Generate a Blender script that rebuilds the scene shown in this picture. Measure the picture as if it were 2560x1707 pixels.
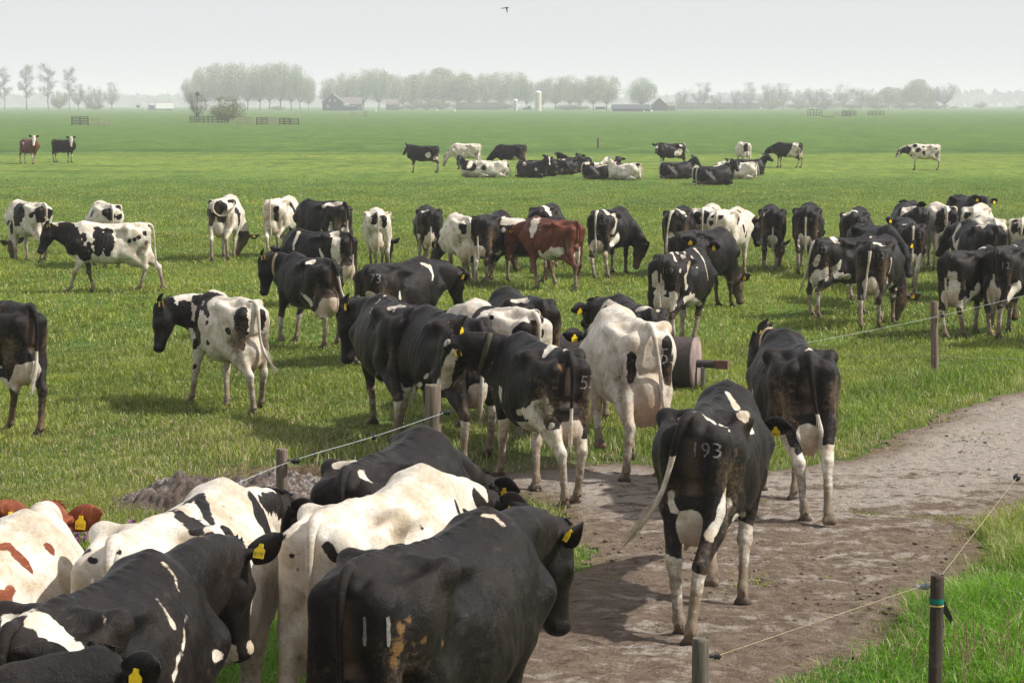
import bpy, math, random, time, json
import numpy as np
from mathutils import Vector, Matrix
from mathutils.bvhtree import BVHTree
T0 = time.time()
sc = bpy.context.scene
for o_ in list(bpy.data.objects): bpy.data.objects.remove(o_)
COL = sc.collection

# ------------------------------------------------------------------ camera, sky, sun, exposure
cam = bpy.data.cameras.new('camera'); cam_o = bpy.data.objects.new('camera', cam); COL.objects.link(cam_o)
sc.camera = cam_o
cam.sensor_width = 36.0; cam.lens = 78.06; cam.clip_start = .1; cam.clip_end = 20000
cam_o.location = (0, 0, 3.5); cam_o.rotation_euler = (math.radians(90 - 6.10), 0, 0)
SUN_EL, SUN_AZ = math.radians(44), math.radians(-4)      # azimuth measured from +x towards +y
sdir = Vector((math.cos(SUN_EL) * math.cos(SUN_AZ), math.cos(SUN_EL) * math.sin(SUN_AZ), math.sin(SUN_EL)))
world = bpy.data.worlds.new('World'); sc.world = world; world.use_nodes = True
wn = world.node_tree; wn.nodes.clear()
sky = wn.nodes.new('ShaderNodeTexSky'); sky.sky_type = 'NISHITA'; sky.sun_disc = False
sky.sun_elevation = SUN_EL; sky.sun_rotation = math.pi / 2 - SUN_AZ; sky.dust_density = 3.0; sky.air_density = 1.2; sky.ozone_density = 1.0
# spring haze: the blue of the sky is veiled by an almost even pale grey
bw = wn.nodes.new('ShaderNodeMix'); bw.data_type = 'RGBA'; bw.inputs[0].default_value = .93
bw.inputs[7].default_value = (5.95, 5.97, 6.25, 1)
bg = wn.nodes.new('ShaderNodeBackground'); bg.inputs[1].default_value = .10
wo = wn.nodes.new('ShaderNodeOutputWorld')
wn.links.new(sky.outputs[0], bw.inputs[6]); wn.links.new(bw.outputs[2], bg.inputs[0]); wn.links.new(bg.outputs[0], wo.inputs[0])
sun = bpy.data.lights.new('sun', 'SUN'); sun.energy = 5.0; sun.angle = math.radians(1.2); sun.color = (1.0, .965, .91)
sun_o = bpy.data.objects.new('sun', sun); COL.objects.link(sun_o); sun_o.rotation_euler = (-sdir).to_track_quat('-Z', 'Y').to_euler(); sun_o.location = (30, 10, 40)
sc.view_settings.view_transform = 'Standard'; sc.view_settings.look = 'None'; sc.view_settings.gamma = 1.0
sc.view_settings.exposure = .36
sc.render.engine = 'CYCLES'
sc.cycles.use_denoising = True
sc.cycles.max_bounces = 6; sc.cycles.volume_bounces = 2

# ------------------------------------------------------------------ helpers
def tag(o, label=None, cat=None, group=None, kind=None):
    if label: o['label'] = label
    if cat: o['category'] = cat
    if group: o['group'] = group
    if kind: o['kind'] = kind
    return o
def link(name, me, mat=None, parent=None, loc=None):
    o = bpy.data.objects.new(name, me); COL.objects.link(o)
    if mat is not None and me is not None and len(me.materials) == 0: me.materials.append(mat)
    if parent: o.parent = parent
    if loc is not None: o.location = loc
    return o
def empty(name, loc, rz=0, s=1.0):
    o = bpy.data.objects.new(name, None); COL.objects.link(o); o.location = loc; o.rotation_euler = (0, 0, rz); o.scale = (s, s, s)
    o.empty_display_size = .2
    return o
class NT:
    def __init__(s, name):
        s.m = bpy.data.materials.new(name); s.m.use_nodes = True; s.t = s.m.node_tree; s.b = s.t.nodes['Principled BSDF']
    def n(s, typ, **k):
        x = s.t.nodes.new(typ)
        for a, b in k.items(): setattr(x, a, b)
        return x
    def l(s, a, b): s.t.links.new(a, b)
    def noise(s, vec, scale, detail=3, rough=.55, dist=0):
        x = s.n('ShaderNodeTexNoise'); x.inputs['Scale'].default_value = scale; x.inputs['Detail'].default_value = detail; x.inputs['Roughness'].default_value = rough; x.inputs['Distortion'].default_value = dist
        if vec is not None: s.l(vec, x.inputs['Vector'])
        return x.outputs['Fac']
    def mapr(s, v, a, b, c=0, d=1):
        x = s.n('ShaderNodeMapRange'); x.inputs[1].default_value = a; x.inputs[2].default_value = b; x.inputs[3].default_value = c; x.inputs[4].default_value = d
        s.l(v, x.inputs[0]); return x.outputs[0]
    def mix(s, f, a, b, mode='MIX'):
        x = s.n('ShaderNodeMix', data_type='RGBA', blend_type=mode)
        for i, v in ((0, f), (6, a), (7, b)):
            if isinstance(v, (tuple, list)): x.inputs[i].default_value = (*v[:3], 1)
            elif isinstance(v, (int, float)): x.inputs[i].default_value = v
            else: s.l(v, x.inputs[i])
        return x.outputs[2]
    def math(s, op, a, b=None, c=None):
        x = s.n('ShaderNodeMath', operation=op)
        for i, v in enumerate((a, b, c)):
            if v is None: continue
            if isinstance(v, (int, float)): x.inputs[i].default_value = v
            else: s.l(v, x.inputs[i])
        return x.outputs[0]
    def attr(s, name):
        x = s.n('ShaderNodeAttribute'); x.attribute_name = name; return x
    def coord(s, which='Object', scale=None):
        x = s.n('ShaderNodeTexCoord').outputs[which]
        if scale:
            mp = s.n('ShaderNodeMapping'); mp.inputs['Scale'].default_value = scale; s.l(x, mp.inputs[0]); x = mp.outputs[0]
        return x
    def bump(s, h, strength=.3, dist=.01):
        x = s.n('ShaderNodeBump'); x.inputs['Strength'].default_value = strength; x.inputs['Distance'].default_value = dist
        s.l(h, x.inputs['Height']); s.l(x.outputs[0], s.b.inputs['Normal']); return x
    def set(s, **k):
        for a, b in k.items():
            i = s.b.inputs[a.replace('_', ' ')]
            if isinstance(b, (int, float)): i.default_value = b
            elif isinstance(b, tuple): i.default_value = (*b, 1) if len(b) == 3 else b
            else: s.l(b, i)
        return s
def plain(name, col, rough=.7, var=.25, scale=20, metal=0, bump=.15, spec=.3):
    t = NT(name); c = t.coord()
    n = t.noise(c, scale, 4)
    t.set(Base_Color=t.mix(t.mapr(n, .3, .7), tuple(v * (1 - var) for v in col), tuple(min(1, v * (1 + var)) for v in col)), Roughness=rough, Metallic=metal)
    t.b.inputs['Specular IOR Level'].default_value = spec
    if bump: t.bump(t.noise(c, scale * 3, 4), bump, .01)
    return t.m

def coat(name, dark1, dark2):
    t = NT(name); c = t.coord()
    pat = t.attr('pat').outputs['Fac']
    big = t.noise(c, 22, 3); fine = t.noise(c, 130, 2)
    p = t.math('ADD', pat, t.math('MULTIPLY', t.math('SUBTRACT', big, .5), .022))
    p = t.math('ADD', p, t.math('MULTIPLY', t.math('SUBTRACT', fine, .5), .009))
    w = t.mapr(p, -.003, .003)
    streak = t.noise(t.coord(scale=(1, .35, .45)), 48, 6, .82)
    blot = t.noise(c, 2.6, 2)
    dark = t.mix(t.mapr(blot, .42, .68), dark1, dark2)
    dark = t.mix(t.mapr(t.noise(c, 12, 6, .75), .50, .72, 0, .55), dark, tuple(v * 1.9 + .003 for v in dark2))
    dark = t.mix(t.math('MULTIPLY', t.mapr(streak, .52, .70), t.mapr(t.noise(c, 3.5, 3), .42, .60)), dark, tuple(v * 2.6 + .006 for v in dark2))
    cream = t.noise(c, 5, 5, .65)
    white = t.mix(t.mapr(cream, .38, .64), (.68, .635, .56), (.46, .375, .265))
    white = t.mix(t.mapr(t.noise(c, 17, 6, .8), .50, .66, 0, .55), white, (.28, .205, .13))
    base = t.mix(w, dark, white)
    # skin of udder and under the tail
    sk = t.attr('skin').outputs['Fac']
    base = t.mix(t.math('MULTIPLY', sk, t.mapr(t.noise(c, 9, 3), .3, .7, .5, .9)), base, t.mix(t.mapr(t.noise(c, 6, 4), .35, .65), (.55, .34, .235), (.40, .27, .175)))
    base = t.mix(t.attr('nose').outputs['Fac'], base, t.mix(w, (.03, .028, .028), (.45, .27, .22)))
    # dried mud
    dn = t.noise(c, 26, 6, .75); dn2 = t.noise(c, 5, 3)
    di = t.attr('dirt').outputs['Fac']
    dm = t.mapr(t.math('ADD', t.math('ADD', di, t.math('MULTIPLY', t.math('SUBTRACT', dn, .5), 1.5)), t.math('MULTIPLY', t.math('SUBTRACT', dn2, .5), .8)), .34, .80, 0, .88)
    base = t.mix(dm, base, t.mix(dn, (.07, .045, .028), (.22, .15, .09)))
    dg = t.attr('dung').outputs['Fac']
    dgm = t.mapr(t.math('ADD', dg, t.math('MULTIPLY', t.math('SUBTRACT', t.noise(c, 34, 5, .8), .5), 2.2)), .55, .8)
    base = t.mix(t.math('MULTIPLY', dgm, t.mapr(dg, 0, .15)), base, t.mix(dn, (.06, .032, .012), (.23, .125, .045)))
    # small specks
    sp = t.n('ShaderNodeTexVoronoi'); sp.inputs['Scale'].default_value = 34; t.l(c, sp.inputs['Vector'])
    spm = t.math('MULTIPLY', t.mapr(sp.outputs['Distance'], .10, .06), t.mapr(t.noise(c, 4, 2), .56, .60))
    base = t.mix(t.math('MULTIPLY', spm, .8), base, (.05, .035, .025))
    base = t.mix(t.attr('hoof').outputs['Fac'], base, (.055, .038, .026))
    t.set(Base_Color=base, Roughness=t.mapr(t.noise(c, 60, 3), .3, .7, .33, .50))
    t.b.inputs['Specular IOR Level'].default_value = .13
    t.b.inputs['Sheen Weight'].default_value = .0; t.b.inputs['Sheen Roughness'].default_value = .4
    t.b.inputs['Sheen Tint'].default_value = (.9, .93, 1, 1)
    hair = t.noise(t.coord(scale=(1, .35, .5)), 210, 3, .7)
    hsum = t.math('ADD', t.math('MULTIPLY', hair, .8), t.math('MULTIPLY', t.noise(c, 30, 6, .7), 1.6))
    t.bump(t.math('ADD', hsum, t.math('MULTIPLY', streak, .9)), .6, .008)
    return t.m
COAT = {'O': coat('coat_rust', (.15, .038, .016), (.21, .062, .025)), 'B': coat('coat_black', (.0055, .0047, .0043), (.0155, .0112, .0088)), 'R': coat('coat_red', (.075, .020, .011), (.125, .036, .018))}
M_TAG = plain('tag_yellow', (.86, .60, .02), .45, .08, 60, bump=0)
M_TAGTXT = plain('tag_print', (.05, .045, .03), .6, .1, bump=0)
M_BRAND = plain('brand_hair', (.17, .16, .145), .7, .5, 90, bump=0)
M_EYE = plain('eye_dark', (.012, .008, .006), .08, .1, bump=0, spec=.6)
M_COLLAR = {1: plain('collar_pale', (.42, .32, .20), .8), 2: plain('collar_olive', (.055, .05, .03), .8), 3: plain('collar_orange', (.7, .16, .03), .6)}

V3 = lambda *a: np.array(a, dtype=float)

# ------------------------------------------------------------------ signed distance field -> mesh
class Field:
    def __init__(s, lo, hi, h):
        s.h = h; s.lo = np.array(lo, float)
        s.n = np.ceil((np.array(hi) - s.lo) / h).astype(int) + 1
        s.v = np.full(s.n, 0.5, dtype=np.float32)
    def sub(s, lo, hi, pad):
        a = np.maximum(((np.array(lo) - pad - s.lo) / s.h).astype(int), 0)
        b = np.minimum(((np.array(hi) + pad - s.lo) / s.h).astype(int) + 2, s.n)
        if (b <= a).any(): return None, None, None, None
        sl = tuple(slice(a[i], b[i]) for i in range(3))
        g = [(s.lo[i] + np.arange(a[i], b[i]) * s.h).astype(np.float32) for i in range(3)]
        return sl, g[0][:, None, None], g[1][None, :, None], g[2][None, None, :]
    def merge(s, sl, d, k):
        a = s.v[sl]
        if k > 0:
            hh = np.clip(0.5 + 0.5 * (a - d) / k, 0, 1)
            s.v[sl] = a * (1 - hh) + d * hh - k * hh * (1 - hh)
        else:
            s.v[sl] = np.minimum(a, d)
    # tapered capsule, optional squash of the distance along one axis
    def cone(s, a, b, ra, rb, k=.04, sq=None, sf=1.0):
        a = np.array(a, float); b = np.array(b, float); r = max(ra, rb) * max(1, sf)
        sl, X, Y, Z = s.sub(np.minimum(a, b) - r, np.maximum(a, b) + r, k + s.h * 2)
        if sl is None: return
        d = b - a; L2 = max(d @ d, 1e-9)
        px, py, pz = X - a[0], Y - a[1], Z - a[2]
        t = np.clip((px * d[0] + py * d[1] + pz * d[2]) / L2, 0, 1)
        qx, qy, qz = px - t * d[0], py - t * d[1], pz - t * d[2]
        q2 = qx * qx + qy * qy + qz * qz
        if sq is not None:
            c = qx * sq[0] + qy * sq[1] + qz * sq[2]
            q2 = q2 + c * c * (1 / sf ** 2 - 1)
        s.merge(sl, (np.sqrt(q2) - (ra + (rb - ra) * t)).astype(np.float32), k)
    def ell(s, c, r, k=.04, R=None):
        c = np.array(c, float); r = np.array(r, float); m = r.max()
        sl, X, Y, Z = s.sub(c - m, c + m, k + s.h * 2)
        if sl is None: return
        px, py, pz = X - c[0], Y - c[1], Z - c[2]
        if R is not None:
            R = np.array(R)
            qx = px * R[0, 0] + py * R[0, 1] + pz * R[0, 2]
            qy = px * R[1, 0] + py * R[1, 1] + pz * R[1, 2]
            qz = px * R[2, 0] + py * R[2, 1] + pz * R[2, 2]
        else: qx, qy, qz = px, py, pz
        k0 = np.sqrt((qx / r[0]) ** 2 + (qy / r[1]) ** 2 + (qz / r[2]) ** 2)
        k1 = np.sqrt((qx / r[0] ** 2) ** 2 + (qy / r[1] ** 2) ** 2 + (qz / r[2] ** 2) ** 2) + 1e-6
        s.merge(sl, (k0 * (k0 - 1) / k1).astype(np.float32), k)
    def mesh(s, smooth=1):
        v = s.v; n = s.n
        inside = v < 0
        c = n - 1
        # cell vertices
        cnt = np.zeros(c, np.float32); acc = np.zeros((*c, 3), np.float32)
        def cut(axis):
            sa = [slice(None)] * 3; sb = [slice(None)] * 3
            sa[axis] = slice(0, -1); sb[axis] = slice(1, None)
            A = v[tuple(sa)]; B = v[tuple(sb)]
            m = (A < 0) != (B < 0)
            i = np.nonzero(m)
            t = A[i] / (A[i] - B[i])
            return m, np.stack(i, 1), t
        quads = []
        edges = []
        for ax in range(3):
            m, idx, t = cut(ax)
            pos = idx.astype(np.float32); pos[:, ax] += t
            o = [a for a in range(3) if a != ax]
            flip = v[tuple(idx.T)] < 0
            edges.append((ax, idx, pos, o, flip))
            for d0 in (0, 1):
                for d1 in (0, 1):
                    ci = idx.copy(); ci[:, o[0]] -= d0; ci[:, o[1]] -= d1
                    ok = (ci[:, o[0]] >= 0) & (ci[:, o[1]] >= 0) & (ci < c).all(1)
                    f = (ci[ok, 0] * c[1] + ci[ok, 1]) * c[2] + ci[ok, 2]
                    w = np.bincount(f, minlength=0)
                    cf = cnt.reshape(-1); cf += np.bincount(f, minlength=cf.size).astype(np.float32)
                    for q in range(3):
                        acc.reshape(-1, 3)[:, q] += np.bincount(f, weights=pos[ok, q], minlength=cf.size).astype(np.float32)
        cf = cnt.reshape(-1)
        used = np.nonzero(cf)[0]
        vid = np.full(cf.size, -1, np.int64); vid[used] = np.arange(used.size)
        P = acc.reshape(-1, 3)[used] / cf[used, None]
        F = []
        for ax, idx, pos, o, flip in edges:
            def cell(d0, d1):
                ci = idx.copy(); ci[:, o[0]] -= d0; ci[:, o[1]] -= d1
                ok = (ci >= 0).all(1) & (ci < c).all(1)
                f = (ci[:, 0] * c[1] + ci[:, 1]) * c[2] + ci[:, 2]
                r = np.full(len(ci), -1, np.int64); r[ok] = vid[f[ok]]
                return r
            q = np.stack([cell(1, 1), cell(0, 1), cell(0, 0), cell(1, 0)], 1)
            ok = (q >= 0).all(1); q = q[ok]; fl = flip[ok]
            if ax == 1: fl = ~fl
            q[~fl] = q[~fl][:, ::-1]
            F.append(q)
        F = np.concatenate(F)
        P = P * s.h + s.lo
        # laplacian smoothing
        e = np.concatenate([F[:, [0, 1]], F[:, [1, 2]], F[:, [2, 3]], F[:, [3, 0]]])
        for it in range(smooth):
            S = np.zeros_like(P); N = np.bincount(e[:, 0], minlength=len(P)) + np.bincount(e[:, 1], minlength=len(P))
            for q in range(3):
                S[:, q] = np.bincount(e[:, 0], weights=P[e[:, 1], q], minlength=len(P)) + np.bincount(e[:, 1], weights=P[e[:, 0], q], minlength=len(P))
            P = P * .5 + .5 * S / np.maximum(N, 1)[:, None]
        return P, F

def vnormals(P, F):
    n = np.cross(P[F[:, 2]] - P[F[:, 0]], P[F[:, 3]] - P[F[:, 1]])
    N = np.zeros_like(P)
    for j in range(4):
        for q in range(3): N[:, q] += np.bincount(F[:, j], weights=n[:, q], minlength=len(P))
    return N / (np.linalg.norm(N, axis=1, keepdims=True) + 1e-12)

def tube(pts, rad, seg=8, cap=True):
    """quad tube through pts; returns P,F"""
    pts = np.array(pts, float); n = len(pts)
    T = np.gradient(pts, axis=0); T /= np.linalg.norm(T, axis=1, keepdims=True) + 1e-9
    up = V3(1, 0, 0) if abs(T[0][0]) < .9 else V3(0, 1, 0)
    P = []
    for i in range(n):
        a = up - T[i] * (up @ T[i]); a /= np.linalg.norm(a) + 1e-9; up = a
        b = np.cross(T[i], a)
        for j in range(seg):
            th = 2 * math.pi * j / seg
            P.append(pts[i] + (a * math.cos(th) + b * math.sin(th)) * rad[i])
    F = []
    for i in range(n - 1):
        for j in range(seg):
            k = (j + 1) % seg
            F.append([i * seg + j, i * seg + k, (i + 1) * seg + k, (i + 1) * seg + j])
    return np.array(P), np.array(F)

def spline(ctrl, n):
    ctrl = [np.array(c, float) for c in ctrl]
    c = [2 * ctrl[0] - ctrl[1]] + ctrl + [2 * ctrl[-1] - ctrl[-2]]
    out = []
    m = len(ctrl) - 1
    for i in range(n + 1):
        u = i / n * m; k = min(int(u), m - 1); t = u - k
        a, b, d, e = c[k], c[k + 1], c[k + 2], c[k + 3]
        out.append(.5 * ((2 * b) + (-a + d) * t + (2 * a - 5 * b + 4 * d - e) * t * t + (-a + 3 * b - 3 * d + e) * t ** 3))
    return np.array(out)

def unit(v): return v / (np.linalg.norm(v) + 1e-9)

YS = np.array([-.04, .05, .18, .34, .50, .70, .90, 1.10, 1.25, 1.42, 1.56])
TOP = np.array([1.30, 1.385, 1.395, 1.385, 1.37, 1.36, 1.365, 1.39, 1.415, 1.37, 1.27])
BOT = np.array([1.00, .92, .84, .74, .64, .575, .575, .62, .67, .76, .88])
HW = np.array([.10, .15, .19, .225, .27, .325, .335, .30, .255, .20, .13])
WID = np.array([.5, .45, .42, .42, .42, .42, .42, .42, .42, .42, .45])

def lerp(a, b, t): return a + (b - a) * t

def make_cow_mesh(c):
    """c: pose dictionary in body space (metres, head towards +y, tail head over the origin). returns P,F, info"""
    h = c.get('h', .02); lie = c.get('lie', False)
    fat = c.get('fat', 1.0)
    dz = -.60 if lie else 0.0
    poll = np.array(c['poll'], float); muz = np.array(c['muz'], float)
    hooves = c.get('hooves')     # [HL, HR, FL, FR] as (x, y, lift)
    lo = np.array([-.55, -.35, -.03]); hi = np.array([.55, 1.75, 1.6 + dz])
    for p in (poll, muz):
        lo = np.minimum(lo, p - .25); hi = np.maximum(hi, p + .25)
    if hooves:
        for q in hooves:
            p = np.array([q[0], q[1], .1]); lo = np.minimum(lo, p - .2); hi = np.maximum(hi, p + .2)
    lo[2] = -.03
    f = Field(lo, hi, h)
    # ---- trunk
    sl, X, Y, Z = f.sub([-.5, -.3, .3 + dz], [.5, 1.7, 1.6 + dz], 0)
    y = Y[0, :, 0]
    yy = np.clip(y, YS[0], YS[-1])
    top = np.interp(yy, YS, TOP) + dz; bot = np.interp(yy, YS, BOT) + dz; hw = np.interp(yy, YS, HW) * fat
    # smooth the profiles
    kern = int(.10 / h) | 1
    ke = np.ones(kern) / kern
    pad = lambda a: np.convolve(np.pad(a, kern // 2, mode='edge'), ke, mode='valid')
    top, bot, hw = pad(top), pad(bot), pad(hw)
    bot = bot - (fat - 1) * .25 * np.exp(-((y - .8) / .35) ** 2)
    if lie: bot = np.minimum(bot, .03) * np.where((y > .1) & (y < 1.4), 1, 0) + np.where((y > .1) & (y < 1.4), 0, .12); hw = hw * 1.14
    zc = bot + (top - bot) * .44
    hu = (top - zc)[None, :, None]; hl = (zc - bot)[None, :, None]; w = hw[None, :, None]; zc = zc[None, :, None]
    dzv = Z - zc
    hh = np.where(dzv > 0, hu, hl)
    ex = np.where(dzv > 0, 2.15, 2.3)
    q = (np.abs(X / w) ** ex + np.abs(dzv / hh) ** ex) ** (1 / ex)
    d = (q - 1) * np.minimum(w, hh) * .92
    yo = np.maximum(np.maximum(YS[0] - y, y - YS[-1]), 0)[None, :, None]
    d = np.where(yo > 0, np.sqrt(np.maximum(d, 0) ** 2 + yo ** 2) + np.minimum(d, 0) * 0, d)
    f.merge(sl, d.astype(np.float32), 0)
    D = V3(0, 0, dz)
    C = lambda a, b, ra, rb, k=.04, **kw: f.cone(np.array(a) + D, np.array(b) + D, ra, rb, k, **kw)
    E = lambda cc, r, k=.04, **kw: f.ell(np.array(cc) + D, r, k, **kw)
    # spine ridge, withers
    C([0, .02, 1.345], [0, .42, 1.36], .045, .04, .05); C([0, .42, 1.36], [0, .95, 1.335], .04, .04, .05)
    C([0, .95, 1.335], [0, 1.28, 1.385], .04, .045, .06); C([0, 1.28, 1.385], [0, 1.5, 1.30], .045, .06, .06)
    for s in (-1, 1):
        # hook bone, pin bone, hip, thurl
        C([s * .12, .40, 1.33], [s * .255, .43, 1.315], .05, .042, .05)
        C([s * .255, .43, 1.315], [s * .22, .40, 1.15], .045, .06, .08)
        C([s * .115, .03, 1.27], [s * .13, .0, 1.25], .05, .045, .05)
        C([s * .255, .43, 1.31], [s * .13, .02, 1.25], .03, .035, .05)
        E([s * .21, .24, 1.13], [.09, .13, .16], .08)
        # loin edge
        C([s * .19, .48, 1.30], [s * .20, .78, 1.27], .03, .03, .06)
        # shoulder
        C([s * .10, 1.27, 1.33], [s * .20, 1.42, 1.02], .06, .10, .09)
        C([s * .20, 1.42, 1.00], [s * .19, 1.24, .82], .09, .085, .08)
        E([s * .205, 1.20, 1.0], [.08, .13, .2], .08)
    # brisket
    C([0, 1.45, .90], [0, 1.30, .68], .13, .10, .10)
    C([0, 1.5, 1.1], [0, 1.48, .86], .15, .11, .10)
    # ---- udder
    us = c.get('udder', 1.05) * .86
    ud = []
    if us > 0 and not lie:
        E([0, .21, .68], [.165 * us, .215 * us, .165 * us], .04)
        E([0, .05, .78], [.115 * us, .11 * us, .20], .04)
        C([0, .40, .70], [0, .62, .64], .11 * us, .05, .08)
        zb = .68 - .150 * us
        if h < .027:
            for sx in (-1, 1):
                for yy_ in (.17, .34):
                    C([sx * .075 * us, yy_, zb + .03], [sx * .082 * us, yy_, zb - .035], .018, .014, .02)
    # ---- hind legs
    joints = []
    if not lie:
        hoof_def = [(-.16, .06, 0), (.16, .06, 0), (-.15, 1.28, 0), (.15, 1.28, 0)]
        hv = hooves or hoof_def
        for i, s in ((0, -1), (1, 1)):
            hx, hy, lf = hv[i]
            def sh(x, yv, z, s=s, hx=hx, hy=hy):
                t = 1 - z / 1.05
                return np.array([s * x + (hx - s * .16) * max(t, 0) ** 1.0, yv + (hy - .06) * max(t, 0), z])
            hip = sh(.15, .20, 1.10); stf = sh(.215, .40, .82); hock = sh(.155, -.03, .50); fet = sh(.16, .02, .13); hf = sh(.16, .09, .03)
            gas = sh(.19, .22, .72)
            if lf > 0:
                hock = hock + V3(0, .05, min(lf, .2) * .8)
                ang = -lf * 3.2
                def rot(p, a, o=hock):
                    q = p - o; ca, sa = math.cos(a), math.sin(a)
                    return o + V3(q[0], q[1] * ca - q[2] * sa, q[1] * sa + q[2] * ca)
                fet = rot(fet + V3(0, .05, lf * .8), ang); hf = rot(hf + V3(0, .05, lf * .8), ang)
                hf = fet + V3(0, -.055, -.075)
            f.cone(hip, stf, .155, .115, .09, sq=V3(1, 0, 0), sf=.72)
            f.cone(sh(.13, .03, 1.20), sh(.175, .07, .80), .085, .062, .07)
            f.cone(sh(.175, .07, .80), hock, .062, .035, .05)
            f.cone(stf, lerp(stf, hock, .6), .10, .05, .06, sq=V3(1, 0, 0), sf=.8)
            f.cone(lerp(stf, hock, .5), hock, .062, .045, .04)
            f.cone(hock + V3(0, -.03, .02), hock + V3(0, .015, -.03), .03, .044, .03)
            f.cone(hock, fet, .044, .033, .02); f.cone(hock + V3(0, -.03, .01), fet + V3(0, -.02, .02), .018, .018, .02)
            f.ell(fet, [.04, .042, .045], .02)
            f.cone(fet, hf + V3(0, -.005, .025), .035, .04, .02)
            for g in (-1, 1):
                f.cone(hf + V3(g * .026, -.025, .0), hf + V3(g * .026, .045, -.005), .038, .030, .008)
                if h < .025: f.cone(fet + V3(g * .022, -.045, -.02), fet + V3(g * .024, -.055, -.035), .012, .010, .01)
            joints.append((hock, fet, hf))
        for i, s in ((2, -1), (3, 1)):
            hx, hy, lf = hv[i]
            def sh(x, yv, z, s=s, hx=hx, hy=hy):
                t = 1 - z / .95
                return np.array([s * x + (hx - s * .15) * max(t, 0), yv + (hy - 1.28) * max(t, 0), z])
            elb = sh(.175, 1.22, .80); kn = sh(.15, 1.27, .43); fet = sh(.15, 1.255, .13); hf = sh(.15, 1.30, .03)
            if lf > 0:
                kn = kn + V3(0, .10 * min(lf * 5, 1), lf * .5)
                a = -lf * 4.0
                def rot(p, a, o=kn):
                    q = p - o; ca, sa = math.cos(a), math.sin(a)
                    return o + V3(q[0], q[1] * ca - q[2] * sa, q[1] * sa + q[2] * ca)
                d0 = kn - sh(.15, 1.27, .43)
                fet = rot(fet + d0, a); hf = fet + V3(0, -.05, -.075)
            f.cone(elb + V3(0, .02, .05), lerp(elb, kn, .45), .095, .062, .07)
            f.cone(lerp(elb, kn, .3), kn, .07, .044, .04)
            f.ell(kn, [.05, .052, .065], .03)
            f.cone(kn, fet, .042, .032, .02)
            f.ell(fet, [.038, .04, .042], .02)
            f.cone(fet, hf + V3(0, -.005, .025), .034, .04, .02)
            for g in (-1, 1):
                f.cone(hf + V3(g * .026, -.025, 0), hf + V3(g * .026, .045, -.005), .038, .030, .008)
                if h < .025: f.cone(fet + V3(g * .022, -.042, -.02), fet + V3(g * .024, -.052, -.035), .012, .010, .01)
            joints.append((kn, fet, hf))
    else:
        sd = c.get('liesd', 1)
        for s in (-1, 1):
            f.cone([s * .20, .22, .50], [s * .34, .55, .22], .19, .13, .09)
            f.cone([s * .34, .55, .20], [s * .34, .12, .10], .10, .055, .06)
            f.cone([s * .34, .12, .08], [s * .36, .48, .05], .045, .035, .03)
            f.cone([s * .36, .48, .05], [s * .36, .58, .04], .04, .03, .02)
            f.cone([s * .18, 1.25, .38], [s * .20, 1.42, .16], .10, .07, .07)
            f.cone([s * .20, 1.15, .30], [s * .20, 1.50, .12], .09, .055, .06)
            f.cone([s * .20, 1.50, .10], [s * .14, 1.22, .06], .045, .035, .03)
    # ---- neck and head
    nb = V3(0, 1.38, 1.19 + dz); nb2 = V3(0, 1.44, .98 + dz)
    Fd = unit(muz - poll)
    roll = c.get('roll', 0.0)
    nd = unit(poll - nb)
    upw = V3(0, 0, 1) if abs(Fd[2]) < .93 else unit(-nd * 1.0 + V3(0, 0, .3))
    upw = unit(V3(0, 0, 1) * 1.0 + (V3(nd[0], nd[1], 0)) * max(0, -Fd[2]) * 1.2)
    L = unit(np.cross(Fd, upw)); U = unit(np.cross(L, Fd))
    if c.get('L'):
        L = np.array(c['L'], float); L = unit(L - Fd * (L @ Fd)); U = unit(np.cross(L, Fd))
    if roll:
        L, U = unit(L * math.cos(roll) + U * math.sin(roll)), unit(U * math.cos(roll) - L * math.sin(roll))
    HS = 1.10
    hd = lambda l, fw, u: poll + (L * l + Fd * fw + U * u) * HS
    back = hd(0, -.0, -.06)
    jaw = hd(0, .06, -.17)
    side = unit(np.cross(unit(back - nb), V3(0, 0, 1))) if abs(unit(back - nb)[2]) < .97 else V3(1, 0, 0)
    m1 = spline([nb, lerp(nb, back, .5) + V3(0, 0, .02) + (-Fd * .03), back], 5)
    m2 = spline([nb2, lerp(nb2, jaw, .5) + V3(0, 0, .0) - Fd * .02, jaw], 5)
    r1 = np.linspace(.165, .095, 6); r2 = np.linspace(.155, .075, 6)
    for i in range(5):
        f.cone(m1[i], m1[i + 1], r1[i], r1[i + 1], .05, sq=side, sf=.72)
        f.cone(m2[i], m2[i + 1], r2[i], r2[i + 1], .06, sq=side, sf=.72)
        mm0, mm1 = (m1[i] + m2[i]) / 2, (m1[i + 1] + m2[i + 1]) / 2
        f.cone(mm0, mm1, r1[i] * .97, r1[i + 1] * .97, .06, sq=side, sf=.74)
    R = np.stack([L, Fd, U])
    k = .03
    f.ell(hd(0, .07, -.085), [0.108, 0.143, 0.116], k, R)          # cranium
    f.cone(hd(0, .02, -.03), hd(0, .20, -.055), 0.0825, 0.0825, k, sq=L, sf=1.15)
    f.cone(hd(0, .16, -.085), hd(0, .40, -.10), 0.0968, 0.0616, k)   # face
    f.cone(hd(0, .10, -.16), hd(0, .40, -.145), 0.0825, 0.0440, k, sq=L, sf=.85)   # jaw
    f.ell(hd(0, .20, -.165), [0.066, 0.110, 0.066], k, R)
    f.ell(hd(0, .455, -.105), [0.079, 0.061, 0.066], .02, R)       # muzzle
    f.ell(hd(0, .43, -.15), [0.057, 0.066, 0.039], .02, R)
    f.ell(hd(0, -.01, -.005), [0.061, 0.050, 0.039], .03, R)        # poll
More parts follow.
